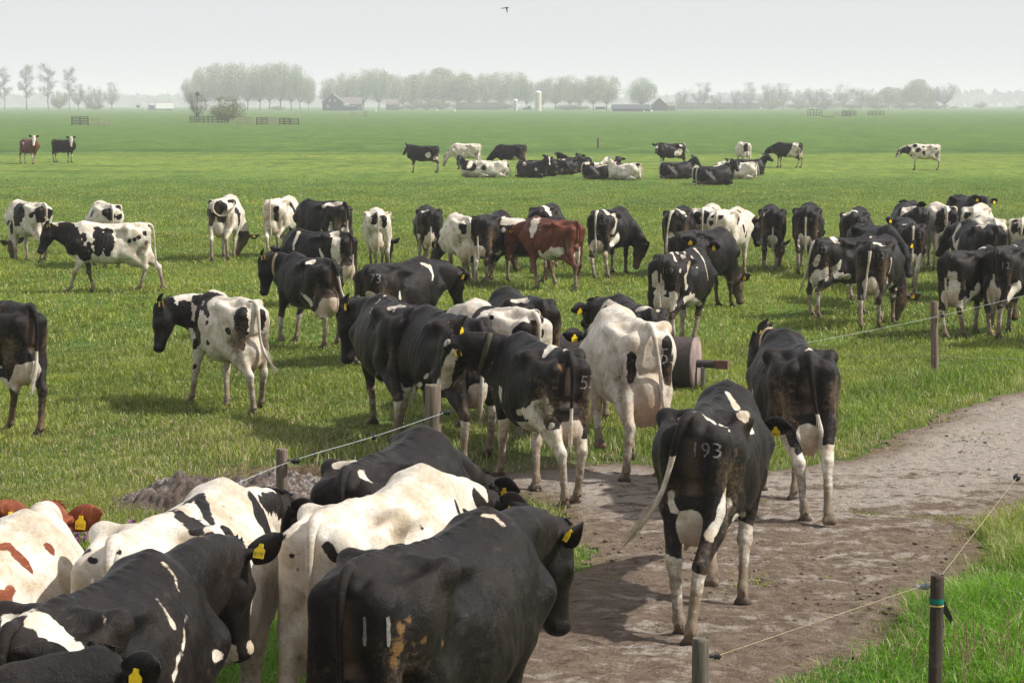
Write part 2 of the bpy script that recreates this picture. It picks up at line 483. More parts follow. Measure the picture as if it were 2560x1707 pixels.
    for s in (-1, 1):
        f.ell(hd(s * .078, .165, -.055), [0.036, 0.050, 0.033], .02, R)  # brow
        f.cone(hd(s * .065, .01, -.055), hd(s * .12, -.01, -.06), 0.0385, 0.0264, .02)  # ear root
        f.ell(hd(s * .06, .14, -.13), [0.050, 0.088, 0.066], .03, R)   # cheek
    P, F = f.mesh(c.get('smooth', 2))
    # ---- body surface relief
    N = vnormals(P, F)
    disp = np.zeros(len(P)); nearc = 1.0 if h <= .018 else .6
    def dent(cx, cy, cz, sx, sy, sz, a):
        nonlocal disp
        disp += a * np.exp(-(((P[:, 0] - cx) / sx) ** 2 + ((P[:, 1] - cy) / sy) ** 2 + ((P[:, 2] - cz - dz) / sz) ** 2))
    for s in (-1, 1):
        dent(s * .25, .60, 1.20, .10, .10, .08, -.045)    # flank hollow
        dent(s * .16, .22, 1.34, .07, .12, .07, -.030)    # between hook and pin
        dent(s * .07, .01, 1.28, .03, .05, .07, -.020)    # beside the tail head
        dent(s * .27, .60, .86, .10, .06, .12, -.010)
        dent(s * .24, 1.05, 1.0, .09, .05, .22, -.012)
        dent(s * .22, 1.35, 1.15, .08, .06, .14, -.010)
        m = (np.sign(P[:, 0]) == s) & (np.abs(P[:, 0]) > .12)
        yr = P[:, 1] + (P[:, 2] - dz - 1.0) * .25
        rib = np.sin(yr * 2 * math.pi / .082) * np.exp(-((yr - .88) / .17) ** 2) * np.exp(-((P[:, 2] - dz - 1.03) / .20) ** 2)
        disp += np.where(m, rib * c.get('ribs', .0050) * nearc, 0)
    nz = np.zeros(len(P))      # loose skin, veins and muscle relief
    for q, (fx, fy, fz, am) in enumerate(((9, 14, 7, .0035), (17, 23, 13, .0022), (31, 37, 21, .0011))):
        nz += am * np.sin(P[:, 1] * fy + c.get('seed', 0) * 1.3 + 2.2 * np.sin(P[:, 2] * fz + q)) * np.sin(P[:, 2] * fx + P[:, 0] * fz + 1.7 * np.sin(P[:, 1] * fx * .8 + q * 2))
    disp += nz * np.clip((P[:, 2] - .55) * 4, .25, 1)
    # vertebrae bumps on the loin
    sp = np.exp(-(P[:, 0] / .035) ** 2) * (P[:, 2] > 1.25 + dz) * (P[:, 1] < 1.3) * (P[:, 1] > .1)
    disp += sp * .0045 * nearc * np.sin(P[:, 1] * 2 * math.pi / .075)
    hm = ((P - hd(0, .3, -.1)) ** 2).sum(1) < .3 ** 2
    disp[hm] = 0
    for s in (-1, 1):
        for (l_, f_, u_, r_, a_) in ((s * .038, .495, -.085, .014, -.012), (s * .085, .17, -.085, .02, -.006)):
            q = hd(l_, f_, u_)
            disp += a_ * np.exp(-(((P - q) ** 2).sum(1)) / r_ ** 2)
    P = P + N * disp[:, None]
    # low-frequency individuality
    sd = c.get('seed', 0)
    P[:, 2] += .008 * np.sin(P[:, 1] * 4.1 + sd) * (P[:, 2] > .7)
    # bend the trunk sideways
    bend = c.get('bend', 0.0)
    parts = []
    nbody = len(P)
    # ---- ears
    ears = c.get('ears', 0.15)
    earinfo = []
    for s in (-1, 1):
        base = hd(s * .105, -.005, -.06)
        dirn = unit(L * s * 1.0 - Fd * (.25 + .3 * max(0, ears)) * (1.0 + 1.2 * max(0, -Fd[2])) + U * (.10 + .2 * c.get('earup', 0)))
        wid = unit(np.cross(dirn, unit(U * .6 + Fd * .8)))
        nor = unit(np.cross(wid, dirn))
        if nor @ Fd < 0: nor = -nor
        nu, nv = (10, 9) if h < .03 else (6, 5)
        ln, wd = .215, .072
        for side_ in (0,):
            G = []
            for th in (0, 1):
                for i in range(nu):
                    u = i / (nu - 1)
                    ww = wd * (math.sin(math.pi * min(1, u * .80 + .22)) ** .75) * (1 if u < .98 else .35)
                    if i == nu - 1: ww = .012
                    for j in range(nv):
                        v = j / (nv - 1) * 2 - 1
                        cup = .030 * (v * v) * math.sin(math.pi * min(1, u * .9 + .1))
                        p = base + dirn * ln * u + wid * ww * v * (1 if th == 0 else .96) + nor * (cup + (.006 if th == 0 else -.002) - .02 * u * u * c.get('droop', .5))
                        p = p - U * .02 * u * u
                        G.append(p)
            G = np.array(G); fs = []
            M = nu * nv
            for i in range(nu - 1):
                for j in range(nv - 1):
                    a = i * nv + j
                    fs.append([a, a + 1, a + nv + 1, a + nv]); fs.append([M + a, M + a + nv, M + a + nv + 1, M + a + 1])
            for i in range(nu - 1):
                a = i * nv; fs.append([a, a + nv, M + a + nv, M + a]); b = a + nv - 1; fs.append([b, M + b, M + b + nv, b + nv])
            a = (nu - 1) * nv
            for j in range(nv - 1): fs.append([a + j, a + j + 1, M + a + j + 1, M + a + j])
            parts.append((G, np.array(fs)))
        earinfo.append((base, dirn, wid, nor))
    # ---- tail
    tp = c.get('tail')
    if tp is None:
        sw = c.get('swing', 0.0)
        tp = [(0, .06, 1.375), (0, -.03, 1.36), (0.004 + sw * .02, -.085, 1.25), (sw * .05, -.085, 1.0), (sw * .12, -.06, .75), (sw * .2, -.03, .5)]
        if lie: tp = [(0, .06, 1.375), (0, -.03, 1.34), (.05, -.1, 1.15), (.1, -.12, .9), (.15, -.1, .60), (.3, -.05, .54)]
    tp = [np.array(p) + (D if not c.get('tail') or lie else 0) for p in tp]
    pts = spline(tp, 26 if h < .03 else 14)
    n = len(pts); u = np.linspace(0, 1, n)
    rad = np.interp(u, [0, .12, .3, .55, .72, .85, .95, 1], [.030, .036, .025, .016, .016, .022, .016, .004])
    jj = np.array([math.sin(i * 12.9898 + sd) for i in range(n)])
    rad = rad * (1 + .12 * jj * (u > .7))
    TP, TF = tube(pts, rad, 10 if h < .03 else 6)
    parts.append((TP, TF)); tail_u = np.repeat(u, len(TP) // n)
    if c.get('hairy', True) and h < .03:
        rg = random.Random(int(sd * 7) + 3)
        for q in range(60):
            i0 = int(n * (.68 + .26 * rg.random())); p0 = pts[min(i0, n - 2)]
            dr = unit(pts[-1] - pts[-3]); off = np.array([rg.gauss(0, 1) for _ in range(3)]) * .009
            ln = .10 + .12 * rg.random()
            a, b_ = tube([p0, p0 + off + dr * ln * .5, p0 + off * 1.7 + dr * ln], [.004, .003, .0006], 4)
            parts.append((a, b_))
    elif True:
        pass
    # tuft between the ears
    tuft0 = len(P) + sum(len(a) for a, _ in parts)
    if h < .022:
        rg = random.Random(int(sd * 11) + 5)
        for q in range(150):
            p0 = hd(rg.uniform(-.055, .055), rg.uniform(-.05, .06), .022)
            a, b_ = tube([p0, p0 + U * .012 + L * rg.gauss(0, .008) + Fd * rg.uniform(-.005, .015), p0 + U * .016 + L * rg.gauss(0, .018) + Fd * rg.uniform(-.01, .035)], [.005, .004, .001], 4)
            parts.append((a, b_))
    o = len(P); allP = [P]; allF = [F]; kind = [np.zeros(len(P))]
    for i, (a, b_) in enumerate(parts):
        allP.append(a); allF.append(b_ + o); o += len(a)
        kind.append(np.full(len(a), 1 if i < 2 else 2))
    P = np.concatenate(allP); F = np.concatenate(allF); kind = np.concatenate(kind)
    info = dict(hd=hd, L=L, Fd=Fd, U=U, ears=earinfo, joints=joints, dz=dz, udder=us, kind=kind, nbody=nbody, poll=poll,
                tail=pts, neck=(m1, m2, side), tuft=tuft0, rr=(r1, r2))
    return P, F, info

def warp(P, seed, a=.02, fr=9.0):
    Q = P.copy()
    for i in range(3):
        j, k = (i + 1) % 3, (i + 2) % 3
        Q[:, i] += a * (np.sin(P[:, j] * fr + seed * 1.7 + i) + .6 * np.sin(P[:, k] * fr * 2.3 + seed * 2.3 + 2 * i) + .35 * np.sin((P[:, i] + P[:, j]) * fr * 4.7 + seed + i * 3))
    return Q

def cow_fields(P, info, c):
    """signed coat field (>0 white), skin mask, dirt mask"""
    sd = c.get('seed', 0)
    Q = warp(P, sd, .006, 14.0)
    base = c.get('base', 'B')
    f = np.full(len(P), -.2 if base in 'BR' else .2)
    strokes = list(c.get('paint', []))
    if not c.get('noauto'):
        auto = []
        rg = random.Random(int(sd * 31) + 7)
        if base in 'BR':
            # belly, lower legs
            auto.append(('w', [(0, .55, .50, .14), (0, .85, .45, .14), (0, .02, .70, .13), (0, .12, .60, .16)]))
        f_auto = auto
        for t, sp in f_auto:
            for (x, y, z, r) in sp:
                dd = np.sqrt(((Q - V3(x, y, z + info['dz'])) ** 2).sum(1))
                f = np.maximum(f, r - dd)
        if c.get('socks', .45) > 0 and not c.get('lie'):
            s_ = c.get('socks', .45) + .05 * np.sin(sd * 3 + P[:, 0] * 9 + np.sign(P[:, 1] - .7) * 2)
            hf_ = np.sqrt(((P - info['hd'](0, .22, -.1)) ** 2).sum(1)) > .45
            f = np.maximum(f, np.where((info['kind'] == 0) & hf_, np.clip(s_ - Q[:, 2], -.3, .3), -1))
    rag = np.zeros(len(P))
    for q in range(7):
        g = np.random.default_rng(int(sd * 17) + q); w = g.normal(0, 1, 3); w /= np.linalg.norm(w); k_ = 16 * 1.45 ** q
        rag += (np.abs(np.sin((P @ w) * k_ + g.uniform(0, 6) + 1.3 * np.sin((P @ w[[1, 2, 0]]) * k_ * .7))) - .64) * .8 ** q
    for t, sp in strokes:
        sp = np.array(sp, float)
        A = sp if len(sp) > 1 else np.vstack([sp, sp])
        best = np.full(len(P), -9.)
        for i in range(len(A) - 1):
            a, b = A[i], A[i + 1]
            d = b[:3] - a[:3]; L2 = max(d @ d, 1e-9)
            tt = np.clip(((Q - a[:3]) @ d) / L2, 0, 1)
            dist = np.sqrt(((Q - a[:3] - tt[:, None] * d) ** 2).sum(1))
            rr_ = a[3] + (b[3] - a[3]) * tt; best = np.maximum(best, rr_ - dist + rag * np.minimum(rr_ * .30, .032))
        f = np.maximum(f, best) if t == 'w' else np.minimum(f, -best)
    # tail tip
    k = info['kind']
    tl = (k == 2) & (np.arange(len(P)) < len(P))
    if info['tuft'] is not None: tl = tl & (np.arange(len(P)) < info['tuft'])
    if c.get('tailwhite', .6) > 0:
        f = np.where(tl, np.clip(c.get('tailwhite', .6) + .4 - P[:, 2], -.2, .2) if base in 'BR' else .2, f)
    if c.get('tailblack'): f = np.where(tl, -.2, f)
    # ears
    er = c.get('earcol', base)
    f = np.where(k == 1, -.2 if er in 'BR' else .2, f)
    if c.get('headcol'):
        hdist = np.sqrt(((P - info['hd'](0, .2, -.1)) ** 2).sum(1))
        m = (hdist < .33)
        f = np.where(m & (k == 0), (-.2 if c['headcol'] == 'B' else .2), f)
    if c.get('blaze'):
        q = P - info['hd'](0, .1, 0.0)
        l = np.abs(q @ info['L']); fw = q @ info['Fd']; u = q @ info['U']
        w_ = c['blaze']
        m = (fw > -.08) & (u > -.09) & (np.sqrt((q ** 2).sum(1)) < .5)
        f = np.where(m & (k == 0), np.maximum(f, w_ * (1 + .5 * np.sin(fw * 12 + sd)) - l), f)
    if c.get('headcol') and info['tuft']: f[info['tuft']:] = -.2 if c['headcol'] == 'B' else .2
    skin = np.zeros(len(P))
    if not c.get('lie'):
        us = info['udder']
        d = np.sqrt(((P[:, 0]) / (.165 * us)) ** 2 + ((P[:, 1] - .19) / (.25 * us)) ** 2 + ((P[:, 2] - .70) / (.24 * us)) ** 2)
        skin = np.clip((1.08 - d) * 4, 0, 1) * (np.abs(P[:, 0]) < .15 * us) * (k == 0) * (us > 0)
        esc = np.exp(-(P[:, 0] / .05) ** 2 - ((P[:, 1] + .02) / .05) ** 2) * (P[:, 2] > .9) * (P[:, 2] < 1.26) * (P[:, 1] < .05)
        skin = np.maximum(skin, .22 * esc * (k == 0))
    f = np.where(skin > .35, np.maximum(f, (skin - .35) * .15), f)
    mz = info['hd'](0, .49, -.10)
    d = np.sqrt(((P - mz) ** 2).sum(1))
    nose = np.clip((.075 - d) * 40, 0, 1) * (k == 0)
    # dirt on lower legs, rump and flank; hooves
    dirt = np.clip((.82 - P[:, 2]) / .62, 0, 1) * .88
    for s in (-1, 1):
        dirt = np.maximum(dirt, (.66 + .22 * math.sin(sd * 5.1)) * np.exp(-(((P[:, 0] - s * .2) / .15) ** 2 + ((P[:, 1] - .08) / .22) ** 2 + ((P[:, 2] - .90) / .32) ** 2)))
    dirt = np.maximum(dirt, .55 * np.exp(-(((P[:, 1] - .55) / .35) ** 2 + ((P[:, 2] - .62) / .10) ** 2)))
    hoof = np.clip((.075 - P[:, 2]) * 60, 0, 1) * (k == 0)
    if not c.get('lie'):
        for (a, b, hf) in info['joints']:
            d = np.sqrt(((P - hf - V3(0, .01, 0)) ** 2).sum(1))
            hoof = np.maximum(hoof, np.clip((.075 - d) * 50, 0, 1))
            d = np.sqrt(((P - b) ** 2).sum(1)); dirt = np.maximum(dirt, np.clip((.16 - d) * 8, 0, 1))
    else:
        hoof *= 0; dirt *= .5
    return f, skin, nose, dirt * c.get('dirt', 1.0), hoof

def np_mesh(name, P, F, smooth=True):
    me = bpy.data.meshes.new(name)
    P = np.asarray(P, np.float32); F = np.asarray(F, np.int32)
    me.vertices.add(len(P)); me.vertices.foreach_set('co', P.ravel())
    nl = F.shape[1]
    me.loops.add(F.size); me.loops.foreach_set('vertex_index', F.ravel())
    me.polygons.add(len(F))
    me.polygons.foreach_set('loop_start', np.arange(0, F.size, nl, dtype=np.int32))
    me.polygons.foreach_set('loop_total', np.full(len(F), nl, dtype=np.int32))
    if smooth: me.polygons.foreach_set('use_smooth', np.ones(len(F), dtype=bool))
    me.update(calc_edges=True)
    return me
def attr(me, name, arr):
    a = me.attributes.new(name, 'FLOAT', 'POINT'); a.data.foreach_set('value', np.asarray(arr, np.float32))

# every cow in its own body space: poll, muzzle, hooves and coat strokes (x right, y forward, z up, radius) in metres
COWS = [
{'name':'n11','pos':[-0.733,9.815],'rot':-0.468,'s':1.03,'h':0.016,'poll':[0.045,2.038,1.211],'muz':[0.071,2.174,0.709],'seed':1,'hooves':[[-0.16,-0.071,0],[0.17,-0.054,0],[-0.129,1.364,0],[0.128,1.23,0]],'L':[0.905,-0.417,0],'fat':1.08,'tailwhite':0,'tags':2,'collar':0,'lab':'black cow branded 11 at the bottom centre with dung on its rump','paint':[['w',[[0.029,1.194,1.422,0.012],[0.075,1.231,1.415,0.023],[0.142,1.208,1.379,0.011]]]],'dung':[[0.23,0.042,1.136,0.056],[0.229,0.029,1.056,0.067],[0.246,0.09,1.158,0.037],[0.282,0.16,1.063,0.034],[0.289,0.32,1.013,0.031],[0.217,0.004,0.992,0.045]],'brand':['11',[0.162,-0.046,1.121],[0.326,-0.941,-0.086],0.15]},
{'name':'whitecow','pos':[-0.986,11.042],'rot':-0.369,'s':1.03,'h':0.016,'poll':[0.072,2.036,1.18],'muz':[0.03,2.492,0.933],'seed':2,'hooves':[[-0.136,-0.049,0],[0.177,0.189,0],[-0.156,1.192,0],[0.127,1.2,0]],'base':'W','headcol':'B','earcol':'B','blaze':0.04,'tags':1,'lab':'almost white cow with dung-stained thigh walking away just left of the cow branded 11','paint':[['b',[[0.222,1.244,1.268,0.015],[0.251,1.221,1.219,0.018]]],['b',[[0.235,1.332,1.208,0.02],[0.239,1.395,1.178,0.028]]],['b',[[0.232,0.715,1.26,0.008],[0.246,0.749,1.219,0.01]]],['b',[[0.09,-0.055,1.26,0.036],[0.132,-0.067,1.215,0.027]]],['b',[[0.17,-0.052,1.215,0.022]]],['b',[[-0.288,0.447,0.834,0.027]]],['b',[[-0.153,-0.041,1.283,0.02]]],['b',[[-0.106,-0.06,1.196,0.013]]],['b',[[-0.07,-0.052,1.13,0.011]]],['b',[[0.134,1.726,1.23,0.036],[0.146,1.876,1.118,0.063]]],['b',[[0.168,2.058,1.049,0.032]]],['b',[[-0.236,0.722,1.271,0.01],[-0.228,0.739,1.289,0.012]]]]},
{'name':'c3','pos':[-0.95,12.52],'rot':-0.297,'s':1.03,'h':0.016,'poll':[0.148,2.003,1.032],'muz':[0.161,2.478,0.819],'seed':3,'hooves':[[-0.136,-0.05,0],[0.157,0.028,0],[-0.143,1.375,0],[0.143,1.369,0]],'L':[0.911,-0.244,0],'tags':1,'lab':'black cow with an angular white tail head patch behind the almost white cow','paint':[['w',[[-0.209,0.375,1.341,0.032],[-0.126,0.378,1.364,0.047],[0.066,0.063,1.36,0.029],[0.138,0.031,1.316,0.012]]],['b',[[0.027,-0.019,1.352,0.036]]]]},
{'name':'c4','pos':[-1.868,10.268],'rot':-0.254,'s':1.06,'h':0.016,'poll':[-0.009,2.039,1.225],'muz':[-0.022,2.524,1.038],'seed':4,'hooves':[[-0.19,0.021,0],[0.155,0.162,0],[-0.15,1.172,0],[0.178,1.152,0]],'L':[0.9,-0.283,0],'base':'W','headcol':'B','earcol':'B','tags':1,'lab':'white cow with two large black blotches on its back beside the split post','paint':[['b',[[-0.029,0.851,1.392,0.024],[-0.048,1.029,1.398,0.049],[0.068,0.882,1.369,0.04],[0.163,0.735,1.326,0.014]]],['b',[[-0.103,0.827,1.358,0.023],[0.06,0.605,1.367,0.046],[0.091,0.677,1.348,0.059],[0.229,0.401,1.362,0.035]]],['b',[[0.229,0.754,1.296,0.032],[0.247,0.784,1.254,0.04]]],['b',[[0.301,0.407,1.336,0.034]]],['b',[[0.117,1.015,1.362,0.004],[0.199,0.927,1.299,0.006]]],['b',[[-0.28,0.683,1.129,0.023]]],['b',[[-0.231,0.185,1.274,0.032]]],['b',[[-0.087,-0.015,1.297,0.025]]],['b',[[0.011,-0.035,1.33,0.013]]],['b',[[0.039,-0.016,1.335,0.011]]],['b',[[0.157,1.26,1.383,0.025],[0.21,1.244,1.272,0.058],[0.257,1.245,1.182,0.058]]],['b',[[0.09,1.6,1.282,0.051],[0.061,1.965,1.184,0.079]]]]},
{'name':'c5','pos':[-2.004,8.678],'rot':-0.273,'s':1.03,'h':0.016,'poll':[0.063,2.027,1.304],'muz':[0.059,2.209,0.816],'seed':5,'hooves':[[-0.182,-0.079,0],[0.187,0.031,0],[-0.138,1.346,0],[0.16,1.31,0]],'L':[1.003,0.125,0],'tags':2,'tagtext':'8179','lab':'black cow with white hip patch and yellow tag numbered 8179, lower left','paint':[['w',[[-0.189,0.348,1.327,0.041],[0.065,0.111,1.373,0.073],[0.133,0.194,1.297,0.067],[0.222,0.107,1.238,0.033]]],['w',[[0.038,0.468,1.4,0.004],[0.098,0.508,1.354,0.006],[0.218,0.389,1.363,0.01],[0.234,0.355,1.337,0.007]]],['w',[[0.189,0.93,1.312,0.006],[0.235,0.929,1.263,0.016],[0.269,0.919,1.204,0.02]]],['w',[[0.095,1.2,1.398,0.007],[0.158,1.189,1.343,0.009],[0.189,1.165,1.295,0.006]]],['w',[[0.249,1.11,1.21,0.005],[0.297,0.965,1.132,0.013],[0.311,0.868,1.077,0.016],[0.325,0.789,1.005,0.016]]],['w',[[0.141,2.087,0.82,0.036]]],['w',[[0.057,2.007,0.797,0.048],[0.289,1.306,0.982,0.03]]],['b',[[0.01,-0.02,1.357,0.033],[0.073,0.033,1.331,0.053]]]],'dung':[[0.265,0.192,1.238,0.025],[0.033,0.162,1.402,0.016]]},
{'name':'c6','pos':[-3.35,6.95],'rot':-1.012,'s':0.985,'h':0.02,'poll':[0.037,2.167,1.482],'muz':[-0.204,2.414,1.117],'seed':6,'hooves':[[-0.182,0.173,0],[0.174,0.131,0],[-0.166,1.281,0],[0.134,1.158,0]],'L':[0.784,0.689,0],'tags':2,'lab':'dark cow head with two upright tagged ears cut off by the bottom left corner','paint':[]},
{'name':'c7','pos':[-3.05,9.75],'rot':-0.489,'s':1.03,'h':0.018,'poll':[-0.369,1.916,1.3],'muz':[-0.521,2.21,0.899],'seed':7,'hooves':[[-0.152,0.15,0],[0.167,0.029,0],[-0.169,1.295,0],[0.174,1.336,0]],'L':[0.93,0.381,0],'base':'W','dark':'O','headcol':'B','earcol':'B','tags':1,'lab':'red and white cow with rust brown head cut off by the left edge','paint':[['b',[[0.125,0.958,1.333,0.032]]],['b',[[0.135,1.01,1.332,0.024],[0.191,0.997,1.288,0.032],[0.249,1.024,1.216,0.016]]],['b',[[0.202,1.204,1.296,0.024],[0.217,1.219,1.265,0.016]]],['b',[[0.288,0.784,1.143,0.047],[0.28,0.835,1.168,0.031]]]]},
{'name':'c193','pos':[1.188,14.393],'rot':-0.255,'s':1.06,'h':0.018,'poll':[0.057,2.03,1.093],'muz':[0.051,2.493,0.855],'seed':8,'hooves':[[-0.046,-0.107,0],[0.041,-0.36,0],[0.01,0.86,0.1],[0.186,0.86,0]],'fat':0.92,'udder':1.05,'socks':0.5,'tailwhite':0.75,'tags':1,'lab':'black cow branded 193 walking on the track, tail swung out left','tail':[[0,0.06,1.375],[-0.038,-0.04,1.375],[-0.085,-0.09,1.271],[-0.123,-0.09,1.103],[-0.179,-0.09,0.921],[-0.269,-0.09,0.762],[-0.346,-0.09,0.661]],'paint':[['w',[[-0.162,0.361,1.328,0.007],[-0.016,0.056,1.405,0.011],[0.071,0.076,1.363,0.014],[0.133,0.253,1.305,0.017],[0.209,0.12,1.284,0.006]]],['w',[[0.037,1.067,1.4,0.021],[0.115,0.964,1.338,0.035],[0.257,0.373,1.348,0.042],[0.245,0.813,1.2,0.032]]],['w',[[0.206,-0.004,0.943,0.01],[0.203,-0.069,0.845,0.028],[0.184,-0.103,0.747,0.038],[0.133,-0.177,0.669,0.038]]],['w',[[0.151,1.03,0.593,0.033],[0.227,0.187,0.722,0.028]]],['w',[[-0.132,-0.034,0.913,0.019],[-0.11,-0.041,0.812,0.028]]],['w',[[0.194,0.144,0.833,0.035]]]],'brand':['193',[0.089,-0.061,1.184],[-0.216,-0.976,-0.001],0.1]},
{'name':'c9','pos':[2.482,18.417],'rot':0.035,'s':1.038,'h':0.018,'poll':[-0.138,2.018,1.287],'muz':[-0.282,1.972,0.789],'seed':9,'hooves':[[-0.028,-0.113,0],[0.104,-0.36,0.03],[-0.174,1.325,0],[0.026,0.86,0]],'L':[0.284,0.961,0],'udder':1.15,'socks':0.62,'tailwhite':0.5,'tags':2,'ears':1.6,'collar':1,'lab':'black cow with a pale collar walking away beside the track edge','tail':[[0,0.06,1.375],[0.007,-0.04,1.324],[0.006,-0.09,1.182],[0.04,-0.09,0.959],[0.045,-0.09,0.936],[0.098,-0.09,0.735],[0.114,-0.09,0.601]],'paint':[['w',[[0.037,0.141,1.397,0.024],[-0.016,0.05,1.394,0.013]]],['w',[[-0.335,0.851,0.965,0.042]]],['w',[[-0.221,0.213,0.827,0.026],[-0.201,0.118,0.672,0.058],[-0.148,-0.082,0.585,0.045],[-0.078,-0.173,0.482,0.025]]],['w',[[0.169,-0.172,0.614,0.047]]]]},
{'name':'c53','pos':[0.492,19.121],'rot':0.325,'s':0.982,'h':0.018,'poll':[-0.61,1.582,1.339],'muz':[-0.702,1.906,0.942],'seed':10,'hooves':[[-0.071,-0.107,0],[0.08,0.041,0],[-0.084,1.7,0],[-0.01,0.86,0]],'L':[0.177,0.996,0],'udder':1.25,'socks':0.66,'tailwhite':0.5,'tags':2,'ears':1.6,'collar':2,'lab':'black cow branded 53 with dark collar and black and white face','paint':[['w',[[-0.117,0.31,1.32,0.025],[-0.049,0.33,1.378,0.055],[0.189,0.767,1.322,0.051],[-0.008,0.042,1.39,0.027],[0.029,-0.021,1.345,0.012]]],['w',[[-0.261,1.354,1.183,0.004],[-0.291,1.397,1.095,0.005],[-0.296,1.408,0.949,0.005],[-0.326,0.894,0.847,0.008],[-0.309,0.883,0.768,0.009],[-0.186,1.41,0.556,0.013],[-0.087,1.441,0.462,0.029],[-0.164,0.797,0.607,0.035]]],['w',[[-0.262,0.591,0.789,0.035],[-0.281,0.323,0.814,0.049],[-0.212,0.175,0.876,0.073],[-0.216,0.027,0.952,0.049]]],['w',[[-0.202,0.169,0.762,0.092],[0.034,1.054,0.523,0.077],[-0.172,-0.051,0.745,0.03]]],['w',[[-0.603,1.452,1.254,0.038],[-0.602,1.453,1.242,0.051],[-0.629,1.812,0.902,0.072],[-0.332,0.938,0.935,0.057]]],['w',[[-0.602,1.453,1.242,0.032]]],['w',[[-0.646,1.543,1.342,0.039]]],['w',[[-0.216,0.129,0.939,0.024],[-0.247,0.196,0.909,0.031]]],['w',[[-0.186,-0.023,0.889,0.042]]]],'dung':[[-0.088,-0.045,1.261,0.067]],'brand':['53',[0.168,-0.035,1.114],[0.529,-0.834,-0.158],0.13]},
{'name':'c11','pos':[-0.318,21.294],'rot':0.432,'s':1.022,'h':0.018,'poll':[-0.219,2.003,1.176],'muz':[-0.329,1.979,0.668],'seed':11,'hooves':[[-0.197,-0.034,0],[0.3,0.48,0],[-0.193,1.7,0],[0.222,1.7,0]],'L':[0.707,0.698,0],'socks':0.5,'tags':1,'ears':1.6,'lab':'large black cow with lowered head walking left, directly left of the cow branded 53','paint':[['w',[[-0.168,0.376,1.354,0.007]]],['w',[[-0.25,1.385,0.636,0.038],[-0.159,1.344,0.576,0.049],[-0.273,0.804,0.704,0.026],[-0.273,0.602,0.815,0.017],[-0.281,0.481,0.877,0.012]]],['w',[[-0.314,0.996,1,0.005],[-0.325,0.959,0.923,0.007]]]]},
{'name':'c12','pos':[-1.007,22.492],'rot':0.305,'s':1.03,'h':0.018,'poll':[-0.25,1.991,1.196],'muz':[-0.339,1.95,0.685],'seed':12,'hooves':[[-0.178,0.036,0],[0.174,0.169,0],[0.01,1.7,0],[0.115,0.995,0]],'L':[0.396,0.924,0],'tags':1,'ears':1.6,'lab':'black cow with thin white shoulder line, head held out left','paint':[['w',[[0.02,1.203,1.42,0.008],[-0.111,1.064,1.357,0.007],[-0.222,0.895,1.271,0.007]]],['w',[[-0.14,0.369,1.367,0.02],[-0.065,0.338,1.389,0.028],[-0.041,0.156,1.395,0.013]]],['w',[[-0.109,0.327,1.349,0.019]]]]},
{'name':'c13','pos':[0.236,22.729],'rot':0.521,'s':0.985,'h':0.02,'poll':[0.062,2.037,1.193],'muz':[0.156,2.432,0.868],'seed':13,'hooves':[[-0.164,0.096,0],[0.172,0.084,0],[-0.132,1.385,0],[0.149,1.219,0]],'base':'W','headcol':'B','tailwhite':0.95,'lab':'white rumped cow with black shoulder band and soiled backside, mid herd','paint':[['b',[[0.024,0.825,1.377,0.053],[-0.022,0.857,1.379,0.072],[-0.091,0.974,1.352,0.059],[-0.188,0.933,1.295,0.066]]],['b',[[0.247,0.368,1.353,0.036],[0.073,-0.02,1.299,0.032]]],['b',[[-0.218,0.018,1.205,0.057],[-0.155,-0.059,1.229,0.089],[-0.027,-0.047,1.19,0.108]]],['b',[[-0.299,0.384,1.325,0.026]]]],'dung':[[-0.013,-0.043,1.252,0.063]]},
{'name':'c14','pos':[0.327,24.138],'rot':0.318,'s':0.985,'h':0.02,'poll':[0.065,2.027,1.079],'muz':[0.093,2.519,0.912],'seed':14,'hooves':[[-0.154,-0.031,0],[0.169,0.145,0],[-0.142,1.204,0],[0.16,1.37,0]],'lab':'black cow with a white saddle mark, mostly hidden behind the white rumped cow','paint':[['w',[[-0.212,0.382,1.363,0.034],[-0.108,0.378,1.377,0.055],[-0.08,0.214,1.368,0.02]]]]},
{'name':'c15','pos':[1.439,23.066],'rot':0.209,'s':0.985,'h':0.02,'poll':[-0.11,2.021,1.301],'muz':[-0.103,2.506,1.112],'seed':15,'hooves':[[-0.156,0.164,0],[0.161,0.076,0],[-0.162,1.247,0],[0.125,1.22,0]],'L':[0.907,0.421,0],'tags':1,'lab':'black cow with a white stripe running over its shoulder, ear sticking out left','paint':[['w',[[-0.118,0.901,1.338,0.056],[-0.161,1.203,1.367,0.046],[-0.219,1.29,1.26,0.03],[-0.25,1.368,1.153,0.016],[-0.272,1.35,1.099,0.01]]],['w',[[-0.065,0.285,1.37,0.033],[-0.02,0.088,1.408,0.049],[0.193,0.372,1.341,0.024]]]]},
